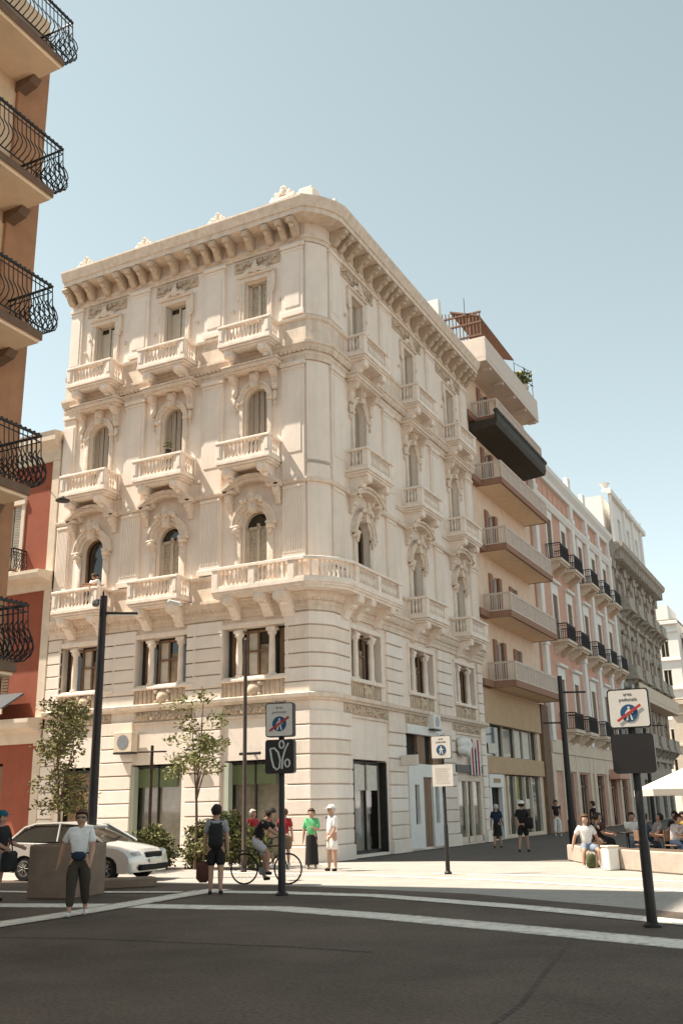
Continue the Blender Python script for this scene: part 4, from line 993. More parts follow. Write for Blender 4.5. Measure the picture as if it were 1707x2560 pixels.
# lamp posts
t = tag(empty('lamp_post', (-3.21, -7.84, 0)), 'tall dark lamp post with a flat arm and a camera on top, left of centre', 'lamp post')
tube_obj('pole', [(0, 0, 0), (0, 0, .9), (0, 0, .92), (0, 0, 7.62)], [.16, .16, .135, .10], M['metal'], t)
b = MB(); b.box(0, .98, -.07, .07, 7.08, 7.15, .02); o = b.build('lamp_arm', M['metal'], t); o.rotation_euler = (0, 0, R(33))
b = MB(); b.box(.15, .95, -.05, .05, 7.06, 7.085); o = b.build('lamp_panel', M['white'], t); o.rotation_euler = (0, 0, R(33))
b = MB(); b.box(-.05, .34, -.07, .07, 7.63, 7.75, .03); o = b.build('security_camera', M['white'], t); o.rotation_euler = (0, R(14), R(33))
b = MB(); b.lathe([(.02, 7.52), (.09, 7.5), (.11, 7.42), (.09, 7.34), (.03, 7.31)], (-.2, -.1, 0), 10); b.tube([(0, 0, 7.5), (-.2, -.1, 7.52)], .03, 6); b.build('dome_camera', M['grey'], t, 50)
t = tag(empty('lamp_post', (-4.47, -3.72, 0), R(25)), 'short brown lamp post with a flat tee head in front of the shop window', 'lamp post')
tube_obj('pole', [(0, 0, 0), (0, 0, 3.68)], [.06, .05], M['pole'], t); b = MB(); b.box(-.46, .46, -.06, .06, 3.46, 3.51, .015); b.build('lamp_head', M['pole'], t)
t = tag(empty('pole', (-.48, -4.56, 0)), 'plain slim brown pole behind the graffiti sign, taller than it', 'pole'); tube_obj('shaft', [(0, 0, 0), (0, 0, .5), (0, 0, .52), (0, 0, 6.56)], [.085, .085, .065, .05], M['pole'], t)
tube_obj('cap', [(0, 0, 6.56), (0, 0, 6.62)], [.06, .02], M['pole'], t)
t = tag(empty('lamp_post', (4.76, 11.88, 0), R(27)), 'tall dark lamp post with two flat arms beside the cafe terrace', 'lamp post')
tube_obj('pole', [(0, 0, 0), (0, 0, 1), (0, 0, 1.02), (0, 0, 6.82)], [.17, .17, .14, .1], M['metal'], t)
b = MB(); b.box(0, 1.05, -.06, .06, 6.1, 6.17, .02); b.build('lamp_arm', M['metal'], t); b = MB(); b.box(-.85, 0, -.05, .05, 4.85, 4.91, .02); b.build('lamp_arm', M['metal'], t)
t = tag(empty('lamp_post', (4.2, 34, 0), R(27)), 'distant dark lamp post with one arm before the grey building', 'lamp post')
tube_obj('pole', [(0, 0, 0), (0, 0, 6.8)], [.13, .1], M['metal'], t); b = MB(); b.box(0, 1.2, -.06, .06, 6.1, 6.17, .02); b.build('lamp_arm', M['metal'], t)
# shop window mannequins
def mannequin(x, y, h, m, m2, lab):
    t = tag(empty('mannequin', (x, y, .12)), lab, 'mannequin')
    b = MB(); b.loft([[(rx_*math.cos(2*PI*k/12), ry_*math.sin(2*PI*k/12), z*h) for k in range(12)] for z, rx_, ry_ in ((.0, .02, .02), (.42, .02, .02), (.43, .19, .15), (.58, .15, .12), (.7, .13, .1), (.82, .17, .11), (.86, .15, .08), (.88, .05, .05), (.92, .045, .045), (.94, .06, .07), (.99, .06, .07), (1.02, .03, .03))], True); b.build('figure', M['white'], t, 50)
    b = MB(); b.loft([[(rx_*math.cos(2*PI*k/14)*(1+.05*math.sin(5*k)), ry_*math.sin(2*PI*k/14), z*h) for k in range(14)] for z, rx_, ry_ in ((.3, .21, .16), (.43, .2, .16), (.58, .165, .135), (.7, .15, .115), (.82, .19, .125), (.865, .15, .09))], True); b.build('garment', M[m], t, 50)
    b = MB(); b.lathe([(.16, 0), (.16, .02), (.02, .03)], (0, 0, 0), 12); b.build('stand', M['metal'], t)
mannequin(XR-.52, 2.75, 1.7, 'cwhite', 0, 'mannequin in a long white garment at the left of the corner shop window'); mannequin(XR-.52, 3.5, 1.75, 'cshort', 0, 'mannequin in a pale grey garment inside the corner shop window')
mannequin(XR-.50, 13.1, 1.7, 'cwhite', 0, 'mannequin in white inside the glass shop'); mannequin(XR-.50, 14.9, 1.7, 'cteal', 0, 'mannequin in teal inside the glass shop')
# hanging street lamp
t = tag(empty('hanging_lamp', (-3.5, -9.44, 10.1)), 'round hanging street lamp on a thin cable between the buildings', 'lamp')
b = MB(); b.lathe([(.02, .14), (.06, .1), (.12, .06), (.2, .02), (.2, -.01), (.17, -.02), (.0, -.015)], (0, 0, 0), 16); b.build('lamp_shade', M['metal'], t, 40)
tube_obj('cable', [(3.74, -4.46, -1.52), (1.7, -2.0, -.78), (0, 0, .13), (-3.0, 4.0, 1.3), (-6.4, 8.45, 3.1)], .008, M['metal'], t, 4)
# things on the palace front
def boxthing(name, label, cat, loc, dims, m, fan=True):
    t = tag(empty(name, loc), label, cat); w, d, h = dims
    b = MB(); b.box(-w/2, w/2, -d, 0, 0, h, .02); b.build('casing', M[m], t)
    if fan: b = MB(); b.lathe([(0, -d-.012), (h*.36, -d-.012), (h*.36, -d+.01), (0, -d+.01)], (0, 0, h/2), 16, 'y'); b.build('fan_grille', M['grey'], t); b = MB(); b.box(-w/2, w/2, -d, 0, -.06, -.003); b.build('bracket', M['metal'], t)
    return t
boxthing('air_conditioner', 'pale air conditioner box on the pier above the left shop window', 'air conditioner', (-8.33, -.13, 3.75), (.85, .34, .72), 'cream')
t = boxthing('air_conditioner', 'white air conditioner above the white shop portal', 'air conditioner', (XR+.02, 9.5, 4.72), (.8, .35, .6), 'white'); t.rotation_euler = (0, 0, PI/2)
t = tag(empty('shop_sign', (XR+.12, 6.05, 3.35), PI/2), 'small blank white box sign projecting from the rusticated pier', 'sign')
b = MB(); b.box(-.05, .05, -.75, -.02, -.2, .2, .03); b.build('sign_box', M['signwhite'], t); b = MB(); b.tube([(0, 0, .1), (0, -.6, .32), (0, -.75, .25)], .015, 5); b.build('bracket', M['metal'], t)
for x, l in ((-5.54, 'dark strip light on the pier between the two shop windows'), (-2.98, 'dark strip light over the right shop window behind the graffiti sign')):
    t = tag(empty('wall_light', (x, -.05, 3.5)), l, 'light'); b = MB(); b.box(-.42, .42, -.3, -.2, -.05, .05, .02); b.build('housing', M['metal'], t); b = MB(); b.box(-.03, .03, -.2, .08, -.03, .03); b.build('arm', M['metal'], t)
# clutter over the third shop: balloons of white fabric and striped bunting
t = tag(empty('shop_decoration', (XR+.1, 12.9, 3.4), PI/2), 'white puffy cloud shape over the shop beside the portal', 'decoration')
random.seed(5); b = MB()
for k in range(9): b.ell((random.uniform(-.5, .7), -.2, .75+random.uniform(-.2, .3)), (.34, .2, .26), 9, 6, .05)
b.build('puff', M['white'], t, 60)
t = tag(empty('bunting', (XR+.1, 14.6, 2.95), PI/2), 'striped red white and blue bunting above the glass shop', 'bunting')
for k in range(7):
    b = MB(); b.box(-.7+.2*k, -.56+.2*k, -.1, -.07, 0, 1.0+.2*((k*3) % 4), .01); b.build('strip', M[('cwhite', 'cred', 'cwhite', 'cnavy')[k % 4]], t)
t = tag(empty('potted_plant', (-6.47, -.8, 14.82)), 'small dark potted plant on the rail of the middle balcony', 'plant')
b = MB(); b.lathe([(.06, 0), (.1, .02), (.12, .17), (.13, .2)], (0, 0, 0), 10); b.build('pot', M['metal'], t)
def leaves(b, c, r, n, s, mats=3, shell=.35):
    for _ in range(n):
        while True:
            d = Vector((random.uniform(-1, 1), random.uniform(-1, 1), random.uniform(-1, 1)))
            if shell < d.length < 1: break
        p = Vector(c) + Vector((d.x*r[0], d.y*r[1], d.z*r[2]))
        a = Vector((random.gauss(0, 1), random.gauss(0, 1), random.gauss(0, .6))).normalized(); e = a.cross(Vector((random.gauss(0, 1), random.gauss(0, 1), random.gauss(0, 1)))).normalized()
        L = s*random.uniform(.6, 1.3); Wd = L*random.uniform(.35, .5); n_ = a.cross(e)*L*.12
        b.cur = random.choices(range(mats), (5, 3, 3)[:mats])[0]
        b.add([p, p+a*L*.5+e*Wd*.5-n_, p+a*L, p+a*L*.5-e*Wd*.5-n_], [(0, 1, 2), (0, 2, 3)])
b = MB(); random.seed(3); leaves(b, (0, 0, .38), (.22, .15, .2), 60, .12); b.build('foliage', [M['leafd'], M['leaf'], M['leafy']], t, recalc=False)
# trees
M['leafb'] = mat('leaf_brown_green', (.13, .105, .045), .7, .35, 3, spec=.3)
def tree(label, loc, seed, trunk_h, clumps, n, s, mats, rt=.06):
    random.seed(seed); t = tag(empty('street_tree', loc), label, 'tree')
    b = MB(); b.tube([(0, 0, 0), (.03, .01, trunk_h*.5), (-.02, .02, trunk_h)], [rt, rt*.85, rt*.7], 8)
    mains = sorted([c for c, r in clumps], key=lambda c: -c[2])[::6]; mids = []
    for c in mains:
        m_ = (c[0]*.5+random.uniform(-.08, .08), c[1]*.5+random.uniform(-.08, .08), trunk_h+max(.2, c[2]-trunk_h)*.5)
        b.tube([(-.02, .02, trunk_h*.85), (c[0]*.15, c[1]*.15, trunk_h+.12), m_, c], [rt*.6, rt*.48, rt*.34, rt*.12], 6); mids.append(m_)
    for c, r in clumps:
        q = min(mids, key=lambda m: (Vector(m)-Vector(c)).length); b.tube([q, tuple((Vector(q)+Vector(c))*.5+Vector((random.uniform(-.06, .06), random.uniform(-.06, .06), .03))), c], [rt*.2, rt*.14, rt*.06], 4)
    b.build('trunk', M['bark'], t, 60)
    b = MB()
    tot = sum(r[0]*r[1]*r[2] for c, r in clumps)
    for c, r in clumps: leaves(b, c, r, int(n*(r[0]*r[1]*r[2])/tot), s, shell=.2)
    b.build('crown', [M[x] for x in mats], t, recalc=False)
    return t
def clumps(seed, k, cx, cz, rx, rz, lo, hi):
    random.seed(seed); out = []
    for _ in range(k):
        a = random.uniform(0, 2*PI); q = random.uniform(.2, 1); h = random.uniform(-1, 1)
        r = random.uniform(lo, hi); out.append(((cx+rx*q*math.cos(a)*math.sqrt(1-h*h*.6), rx*q*math.sin(a), cz+rz*h), (r*1.1, r*1.1, r*.7)))
    return out
tree('dark leafy young tree beside the tall lamp post, over the silver car', (-6.25, -5.8, 0), 21, 1.9, clumps(4, 30, -.1, 3.3, 1.1, 1.55, .28, .55), 2700, .17, ('leafb', 'leaf', 'leafy'))
tree('sparse yellow-green young tree with a thin forked trunk before the shop windows', (-2.75, -3.7, 0), 22, 2.3, clumps(8, 30, -.2, 3.9, 1.05, 1.2, .22, .42), 1350, .16, ('leafy', 'leaf', 'leafy'), .05)
# shrubs at the pavement edge
lab = ['low shrub nearest the silver car bonnet', 'pale bushy shrub left of the walker with a backpack', 'dark shrub below the thin forked tree', 'dense shrub behind the cyclist', 'low shrub between the cyclist and the two standing people']
for i, (x, y, h, wd) in enumerate(((-5.0, -3.6, .95, .65), (-4.1, -3.7, 1.35, .75), (-2.9, -3.2, 1.3, .7), (-1.9, -3.5, 1.55, .75), (-1.1, -3.3, 1.15, .5))):
    random.seed(40+i); t = tag(empty('shrub', (x, y, 0)), lab[i], 'shrub', 'shrubs along the palace pavement')
    b = MB()
    for k in range(5): b.tube([(0, 0, 0), (random.uniform(-.15, .15), random.uniform(-.15, .15), h*.4), (random.uniform(-.4, .4)*wd, random.uniform(-.4, .4)*wd, h*.8)], [.02, .015, .006], 4)
    b.build('stem', M['bark'], t)
    b = MB()
    for c, r in clumps(60+i, 15, 0, h*.52, wd*.6, h*.36, .2, .36): leaves(b, c, (r[0]*1.25, r[1]*1.2, r[2]*1.4), 130, .17, shell=.1)
    b.build('foliage', [M['leaf'], M['leafy'], M['leafd']], t, recalc=False)
# concrete planters and blocks
def planter(label, p0, p1, d, h, name='concrete_planter', rim=True, m='concrete'):
    a, c = Vector(p0), Vector(p1); L = (c-a).length; rz = math.atan2(c.y-a.y, c.x-a.x)
    t = tag(empty(name, ((a.x+c.x)/2, (a.y+c.y)/2, 0), rz), label, 'planter')
    b = MB(); b.box(-L/2, L/2, 0, d, .0, h, .03); b.build('body', M[m], t)
    if rim: b = MB(); b.box(-L/2+.08, L/2-.08, .08, d-.08, h-.02, h+.01); b.build('soil', M['bark'], t)
    return t
planter('big square concrete planter behind the woman in white at the left', (-.5, -12.9), (.62, -12.75), 1.2, 1.06)
planter('low concrete block between the woman in white and the car', (-.5, -10.7), (.35, -9.6), .5, .22, 'concrete_block', False)
planter('low concrete bench planter under the seated man in white', (7.05, 1.9), (9.05, -1.75), .9, .46, m='concrete2')
planter('long low concrete planter nearest the parasol at the right', (9.35, -2.1), (12.2, -4.6), .9, .50, m='concrete2')
t = tag(empty('bollard_box', (9.25, -2.25, 0), R(-45)), 'small white box standing between the two low planters', 'box'); b = MB(); b.box(-.16, .16, -.16, .16, 0, .55, .02); b.build('body', M['white'], t); b = MB(); b.box(-.18, .18, -.18, .18, .55, .6, .015); b.build('lid', M['cream'], t)
# parasol and cafe tables
t = tag(empty('parasol', (11.1, 1.9, 0)), 'big pale square parasol shading the cafe terrace at the right edge', 'parasol')
tube_obj('pole', [(0, 0, 0), (0, 0, 2.75)], .04, M['metal'], t)
b = MB(); hw = 1.6
b.add([(-hw, -hw, 2.0), (hw, -hw, 2.0), (hw, hw, 2.0), (-hw, hw, 2.0), (0, 0, 2.75), (-hw, -hw, 1.82), (hw, -hw, 1.82), (hw, hw, 1.82), (-hw, hw, 1.82)], [(0, 1, 4), (1, 2, 4), (2, 3, 4), (3, 0, 4), (0, 5, 6, 1), (1, 6, 7, 2), (2, 7, 8, 3), (3, 8, 5, 0)])
o = b.build('canopy', M['canvas'], t, recalc=False); o.rotation_euler = (0, 0, R(20))
b = MB()
for sx in (-1, 1):
    for sy in (-1, 1): b.tube([(sx*hw, sy*hw, 1.98), (0, 0, 2.7)], .015, 4)
o = b.build('rib', M['metal'], t); o.rotation_euler = (0, 0, R(20))
for i, (x, y, l) in enumerate(((8.6, 3.6, 'small round cafe table left of the parasol'), (10.6, 3.0, 'small round cafe table under the parasol'))):
    t = tag(empty('cafe_table', (x, y, 0)), l, 'table', 'cafe tables'); b = MB(); b.lathe([(.34, .72), (.35, .73), (.35, .75), (.34, .76)], (0, 0, 0), 16); b.build('table_top', M['metal'], t); tube_obj('leg', [(0, 0, .02), (0, 0, .72)], .03, M['metal'], t); b = MB(); b.lathe([(.22, 0), (.22, .02), (.05, .04)], (0, 0, 0), 14); b.build('base', M['metal'], t)
# low potted bushes by the far buildings
t = tag(empty('hedge_bush', (7.4, 60, 0)), 'dark green bush far down the street above the parasol', 'bush'); b = MB(); random.seed(77)
for k in range(10): leaves(b, (random.uniform(-1.5, 1.5), random.uniform(-1, 1), random.uniform(1.5, 4.2)), (1, 1, .8), 90, .4)
b.build('foliage', [M['leafd'], M['leaf'], M['leafy']], t, recalc=False); tube_obj('trunk', [(0, 0, 0), (0, 0, 3)], .15, M['bark'], t)
t = tag(empty('terrace_plant', (.75, REND+8.2, 26.05)), 'bushy green plant on the roof terrace rail of the beige block', 'plant'); b = MB(); random.seed(78)
leaves(b, (0, 0, .75), (.65, .5, .5), 160, .4); b.build('foliage', [M['leafd'], M['leaf'], M['leafy']], t, recalc=False); b = MB(); b.box(-.3, .3, -.2, .2, -.0, .3, .02); b.build('trough', M['cream'], t)

# ------------------------------------------------------------------ silver car
def car(label, loc, rz):
    t = tag(empty('parked_car', loc, rz), label, 'car')
    # local: heading +x, front at x=+
    out = [(2.12, .22), (2.18, .42), (2.14, .62), (1.98, .78), (1.55, .88), (1.05, .94), (.98, .97)] 
    top = [(.98, .97), (-1.75, 1.0), (-2.02, .96), (-2.14, .8), (-2.16, .5), (-2.1, .24)]
    def arch(cx): return [(cx-.36+.0, .22)] + [(cx+.36*math.cos(a), .30+.36*math.sin(a)) for a in [PI - PI*k/8 for k in range(9)]] + [(cx+.36, .22)]
    poly = out + top[1:] + [(-1.7, .2)] + arch(-1.32) + [(-.6, .17), (.6, .17)] + arch(1.28) + [(1.75, .19)]
    secs = [(-.88, .90), (-.86, .985), (-.80, 1.0), (-.5, 1.0), (0, 1.0), (.5, 1.0), (.80, 1.0), (.86, .985), (.88, .90)]
    b = MB(); rings = []
    for y, s in secs:
        q = abs(y)/.88; ring = []
        for x, z in poly:
            k = 1 - .085*q**3 if abs(x) > 1.8 else 1
            tz = z if z < .45 else .45+(z-.45)*(1 - (.22*q**4 if x > .9 else .10*q**4)); ty = y*(1-.05*max(0, z-.6)/.4)
            ring.append((x*k*(1 if abs(y) < .87 else .995), ty, tz))
        rings.append(ring)
    b.loft(rings, True); b.build('body', M['silver'], t, 28)
    gl = [(1.02, .95), (.22, 1.37), (-.4, 1.43), (-1.2, 1.41), (-1.72, 1.22), (-1.95, .98)]
    b = MB(); b.loft([[(x, y*(1-.30*max(0, z-.95)/.48), z) for x, z in gl] for y in (-.78, -.7, 0, .7, .78)], True); b.build('window', M['glass'], t, 30)
    b = MB(); rf = [(.3, 1.34), (-.1, 1.415), (-.4, 1.445), (-1.2, 1.425), (-1.5, 1.34)]
    b.loft([[(x, y, z+.012-(.045 if abs(y) > .52 else 0)) for x, z in rf] + [(x, y, z-.02-(.045 if abs(y) > .52 else 0)) for x, z in rf[::-1]] for y in (-.57, -.5, 0, .5, .57)], True); b.build('roof', M['silver'], t, 30)
    for s in (-1, 1):
        b = MB(); b.tube([(1.06, s*.775, .95), (.26, s*.59, 1.38)], .035, 5); b.tube([(.26, s*.59, 1.39), (-.4, s*.575, 1.435), (-1.2, s*.58, 1.42), (-1.55, s*.62, 1.33), (-1.95, s*.755, .98)], .035, 5); b.tube([(-.35, s*.765, .97), (-.42, s*.58, 1.42)], .03, 5); b.build('pillar', M['silver'], t, 40)
        b = MB(); b.ell((.72, s*.93, 1.0), (.09, .13, .08), 8, 6); b.build('wing_mirror', M['silver'], t, 60)
        b = MB(); b.ell((1.93, s*.60, .68), (.16, .17, .085), 10, 6); b.build('headlight', mat('headlight_lens', (.55, .56, .55), .1, .05, spec=.8) if s < 0 else bpy.data.materials['headlight_lens'], t, 60)
        b = MB(); b.box(.2, .34, s*.868-.012, s*.868+.012, .74, .77, .01); b.build('door_handle', M['silver'], t)
        b = MB(); b.box(-1.0, .95, s*.872-.012, s*.872+.012, .47, .52, .01); b.build('side_trim', M['rubber'], t)
        b = MB()
        for x in (-.98, -.02, .93): b.box(x-.006, x+.006, s*.874-.008, s*.874+.008, .34, .93)
        b.build('door_seam', M['rubber'], t)
    b = MB(); b.box(2.05, 2.17, -.36, .36, .56, .70, .03); b.build('grille', M['rubber'], t)
    b = MB(); b.box(2.06, 2.2, -.62, .62, .26, .40, .03); b.build('lower_intake', M['rubber'], t)
    b = MB(); b.box(2.185, 2.2, -.26, .26, .43, .53, .01); b.build('number_plate', M['signwhite'], t)
    for x in (1.28, -1.32):
        for s in (-1, 1):
            wl = empty('wheel', (x, s*.76, .31)); wl.parent = t
            b = MB(); b.lathe([(.19, -.1), (.30, -.1), (.31, -.06), (.31, .06), (.30, .1), (.19, .1)], (0, 0, 0), 24, 'y'); b.build('tyre', M['rubber'], wl, 40)
            b = MB(); b.lathe([(.0, -.07), (.2, -.07), (.2, .07), (0, .07)], (0, 0, 0), 20, 'y')
            b.build('hub', M['panel'], wl)
            b = MB()
            for k in range(7): a = 2*PI*k/7; b.tube([(.03*math.cos(a), s*.085, .03*math.sin(a)), (.195*math.cos(a), s*.08, .195*math.sin(a))], .022, 5)
            b.lathe([(.18, s*.07), (.205, s*.07), (.205, s*.1), (.18, s*.1)], (0, 0, 0), 20, 'y'); b.build('rim', M['silver'], wl)
    b = MB(); b.box(-1.9, 1.9, -.7, .7, .2, .5); b.build('underbody', M['rubber'], t)
    return t
car('silver parked hatchback behind the woman in white, facing the crossing', (-3.35, -7.85, 0), R(4))
# ------------------------------------------------------------------ bicycle
bd = Vector((3.16-2.1, -8.38+8.6)).normalized(); bz = math.atan2(bd.y, bd.x); BC = ((2.1+3.16)/2, (-8.6-8.38)/2)
t = tag(empty('bicycle', (*BC, 0), bz), 'dark bicycle ridden to the right past the graffiti sign', 'bicycle')
for x in (-.54, .54):
    wl = empty('wheel', (x, 0, .35)); wl.parent = t
    b = MB(); N = 28; b.loft([[((.33+.02*math.cos(p))*math.cos(2*PI*k/N), .02*math.sin(p), (.33+.02*math.cos(p))*math.sin(2*PI*k/N)) for p in [2*PI*j/6 for j in range(6)]] for k in range(N+1)], False); b.build('tyre', M['rubber'], wl, 60)
    b = MB()
    for k in range(14): a = 2*PI*k/14; b.tube([(0, 0, 0), (.32*math.cos(a), 0, .32*math.sin(a))], .0025, 3)
    b.lathe([(0, -.04), (.025, -.04), (.025, .04), (0, .04)], (0, 0, 0), 8, 'y'); b.build('spokes', M['grey'], wl)
b = MB(); bb, st, hd = (-.08, 0, .3), (-.22, 0, .82), (.34, 0, .86)
for p, q in ((bb, st), (st, hd), (bb, (.37, 0, .72)), (bb, (-.54, 0, .35)), (st, (-.54, 0, .35)), (hd, (.54, 0, .35)), (hd, (.31, 0, 1.02))): b.tube([p, q], .018, 6)
b.build('frame', M['metal'], t); b = MB(); b.tube([(.22, -.28, 1.02), (.33, -.12, 1.05), (.33, .12, 1.05), (.22, .28, 1.02)], .014, 6); b.build('handlebar', M['metal'], t)
b = MB(); b.ell((-.25, 0, .92), (.14, .08, .04), 8, 5); b.tube([st, (-.24, 0, .92)], .015, 5); b.build('saddle', M['rubber'], t)
b = MB(); b.lathe([(0, -.06), (.09, -.06), (.09, -.05), (0, -.05)], bb, 14, 'y'); b.tube([(-.08, -.08, .3), (-.02, -.1, .14)], .01, 5); b.tube([(-.08, .08, .3), (-.14, .1, .46)], .01, 5); b.build('crank', M['grey'], t)
b = MB(); b.box(-.75, -.35, -.12, .12, .74, .77, .01); b.tube([(-.7, 0, .74), (-.54, 0, .36)], .008, 4); b.build('luggage_rack', M['metal'], t)
b = MB(); b.lathe([(.10, .78), (.13, .8), (.16, 1.02), (.165, 1.03)], (.5, 0, 0), 10); b.build('basket', M['framed'], t)
# ------------------------------------------------------------------ people
PEND = []
def skin(name, V, E, Rd, m, parent, sub=1):
    me = bpy.data.meshes.new(name); me.from_pydata([tuple(v) for v in V], E, []); o = bpy.data.objects.new(name, me); COL.objects.link(o)
    md = o.modifiers.new('skin', 'SKIN'); md.use_smooth_shade = True
    sv = me.skin_vertices[0].data
    for i, r in enumerate(Rd): sv[i].radius = r if isinstance(r, tuple) else (r, r)
    for i in range(len(V)): sv[i].use_root = (i == 0)
    s = o.modifiers.new('sub', 'SUBSURF'); s.levels = s.render_levels = sub
    if parent: o.parent = parent
    PEND.append((o, m)); return o
def flush():
    bpy.context.view_layer.update(); dg = bpy.context.evaluated_depsgraph_get(); new = []
    for o, m in PEND: new.append(bpy.data.meshes.new_from_object(o.evaluated_get(dg)))
    for (o, m), me in zip(PEND, new):
        o.modifiers.clear(); old = o.data; me.name = o.name; o.data = me; me.materials.clear(); me.materials.append(m); me.shade_smooth(); bpy.data.meshes.remove(old)
    PEND.clear()
def rx(v, a): return Vector((v.x, v.y*math.cos(a)-v.z*math.sin(a), v.y*math.sin(a)+v.z*math.cos(a)))
def person(label, loc, rz, H=1.7, lean=0, legs=((.15, .1), (-.15, .15)), arms=((.1, .12, .15), (-.1, .12, .15)), top='cwhite', sleeve=.55, bottom='shorts', bcol='cblack', shoes='cwhite', hair='hair', hat=None, skinm='skin', z0=None, bag=None, group=None, hairlong=False, face=True, torso=1.0, headturn=0):
    """faces local -y; legs/arms = (right, left): leg (swing forward, knee bend[, spread]); arm (swing forward, spread, elbow bend[, inward])"""
    t = tag(empty('person', (loc[0], loc[1], 0), rz), label, 'person', group)
    pel = Vector((0, 0, .53))
    def up(v): return pel + rx(Vector(v) - pel, lean)
    waist, chest, nb = up((0, 0, .60)), up((0, 0, .715)), up((0, .006, .805)); nk, jaw = up((0, 0, .85)), up((0, -.008, .878)); hm, ht = up((0, -.004, .925)), up((0, .004, .965))
    J = {}
    for i, s in ((0, -1), (1, 1)):
        lg = legs[i]; sw, kb = lg[0], lg[1]; sp = lg[2] if len(lg) > 2 else .03
        hip = Vector((s*.052, 0, .505)); d1 = Vector((s*math.sin(sp), -math.sin(sw), -math.cos(sw))).normalized(); kn = hip+d1*.245
        a2 = sw-kb; d2 = Vector((s*math.sin(sp)*.3, -math.sin(a2), -math.cos(a2))).normalized(); an = kn+d2*.225
        fa = min(.6, max(-.9, a2*.7)); toe = an + Vector((s*.015, -.085*math.cos(fa), -.028+.085*math.sin(fa))); heel = an + Vector((0, .018*math.cos(fa), -.03-.0*fa))
        J['leg', i] = (hip, kn, an, heel, toe)
        ar = arms[i]; sw, sp, eb = ar[0], ar[1], ar[2]; inw = ar[3] if len(ar) > 3 else 0
        sh = up((s*.102, 0, .792)); d1 = Vector((s*math.sin(sp)*math.cos(sw), -math.sin(sw), -math.cos(sw)*math.cos(sp))).normalized(); el = sh+d1*.165
        a2 = sw+eb; d2 = Vector((s*(math.sin(sp)*math.cos(a2)*.6)-s*inw, -math.sin(a2), -math.cos(a2))).normalized(); wr = el+d2*.145
        J['arm', i] = (sh, el, wr, d2, s)
    low = min(J['leg', i][4].z for i in (0, 1)); low = min(low, min(J['leg', i][3].z for i in (0, 1))) - .012
    off = Vector((0, 0, -low if z0 is None else z0/H - .53))
    S = lambda v: (v+off)*H
    # body: one continuous skinned surface
    V = [S(pel), S(waist), S(chest), S(nb), S(nk), S(jaw), S(hm), S(ht), S(up((0, -.068, .914)))]; E = [(0, 1), (1, 2), (2, 3), (3, 4), (4, 5), (5, 6), (6, 7), (6, 8)]
    Rd = [.078, .070*torso, (.082*torso, .068), .05, .032, .044, .060, .05, .011]; Rd = [tuple(x*H for x in r) if isinstance(r, tuple) else r*H for r in Rd]
    for s in (-1, 1): V.append(S(up((s*.056, .0, .918)))); E.append((6, len(V)-1)); Rd.append(.013*H)
    def add(p, v, r): V.append(v); E.append((p, len(V)-1)); Rd.append(r*H); return len(V)-1
    for i in (0, 1):
        sh, el, wr, d2, s = J['arm', i]
        a = add(2, S(sh), .043); a = add(a, S(sh.lerp(el, .5)), .034); a = add(a, S(el), .027); a = add(a, S(el.lerp(wr, .4)), .026); a = add(a, S(wr), .018)
        pm = wr+d2*.035; side = Vector((0, 1, 0)).cross(d2); side = side.normalized() if side.length > .1 else Vector((1, 0, 0)); fwd = d2.cross(side).normalized()
        pa = add(a, S(pm), .021)
        for k, (o_, L) in enumerate(((-.016, .040), (-.006, .047), (.005, .045), (.015, .036))):
            f = pm+d2*.018+fwd*o_; f1 = add(pa, S(f), .0075); f2 = add(f1, S(f+d2*L*.5), .006); add(f2, S(f+d2*L*.85+side*(-s*.012)), .0045)
        th = add(pa, S(wr+d2*.02-fwd*.022), .008); add(th, S(wr+d2*.045-fwd*.032), .006)
        hip, kn, an, heel, toe = J['leg', i]
        a = add(0, S(hip), .062); a = add(a, S(hip.lerp(kn, .5)), .054); a = add(a, S(kn), .037); a = add(a, S(kn.lerp(an, .35)), .036); a = add(a, S(an), .022); add(a, S(toe.lerp(an, .35)), .02)
    skin('body', V, E, Rd, M[skinm], t, 1)
    # top
    if top:
        V = [S(pel+Vector((0, 0, -.008))), S(waist), S(chest), S(up((0, .006, .79))), S(up((0, .004, .818)))]; E = [(0, 1), (1, 2), (2, 3), (3, 4)]; Rd = [.096*H, .086*torso*H, (.095*torso*H, .08*H), .062*H, .045*H]
        for i in (0, 1):
            sh, el, wr, d2, s = J['arm', i]
            a = add(2, S(sh), .053); a = add(a, S(sh.lerp(el, .5)), .046)
            if sleeve > .5: a = add(a, S(sh.lerp(el, min(1, sleeve+.2))), .044)
            if sleeve > 1: a = add(a, S(el.lerp(wr, sleeve-1)), .032)
        skin('top', V, E, Rd, M[top], t, 1)
    if bottom in ('shorts', 'trousers'):
        V = [S(pel), S(up((0, 0, .585)))]; E = [(0, 1)]; Rd = [.09*H, .079*H]
        for i in (0, 1):
            hip, kn, an, heel, toe = J['leg', i]
            a = add(0, S(hip), .072); a = add(a, S(hip.lerp(kn, .5)), .068)
            if bottom == 'shorts': add(a, S(hip.lerp(kn, .86)), .062)
            else: a = add(a, S(kn), .052); a = add(a, S(kn.lerp(an, .5)), .046); add(a, S(kn.lerp(an, .86)), .040)
        skin('shorts' if bottom == 'shorts' else 'trousers', V, E, Rd, M[bcol], t, 1)
    if bottom in ('skirt', 'dress'):
        b = MB(); hem = .06 if bottom == 'skirt' else .27; rs = []
        for z, r in ((.62, .072), (.56, .088), (.5, .098), (.36, .10), (hem, .112)):
            rs.append([tuple(S(Vector((r*1.05*math.cos(2*PI*k/16)*(1+.06*math.sin(5*k)), r*.85*math.sin(2*PI*k/16)*(1+.06*math.cos(7*k)), z)))) for k in range(16)])
        b.loft(rs, True); b.build('skirt', M[bcol], t, 60)
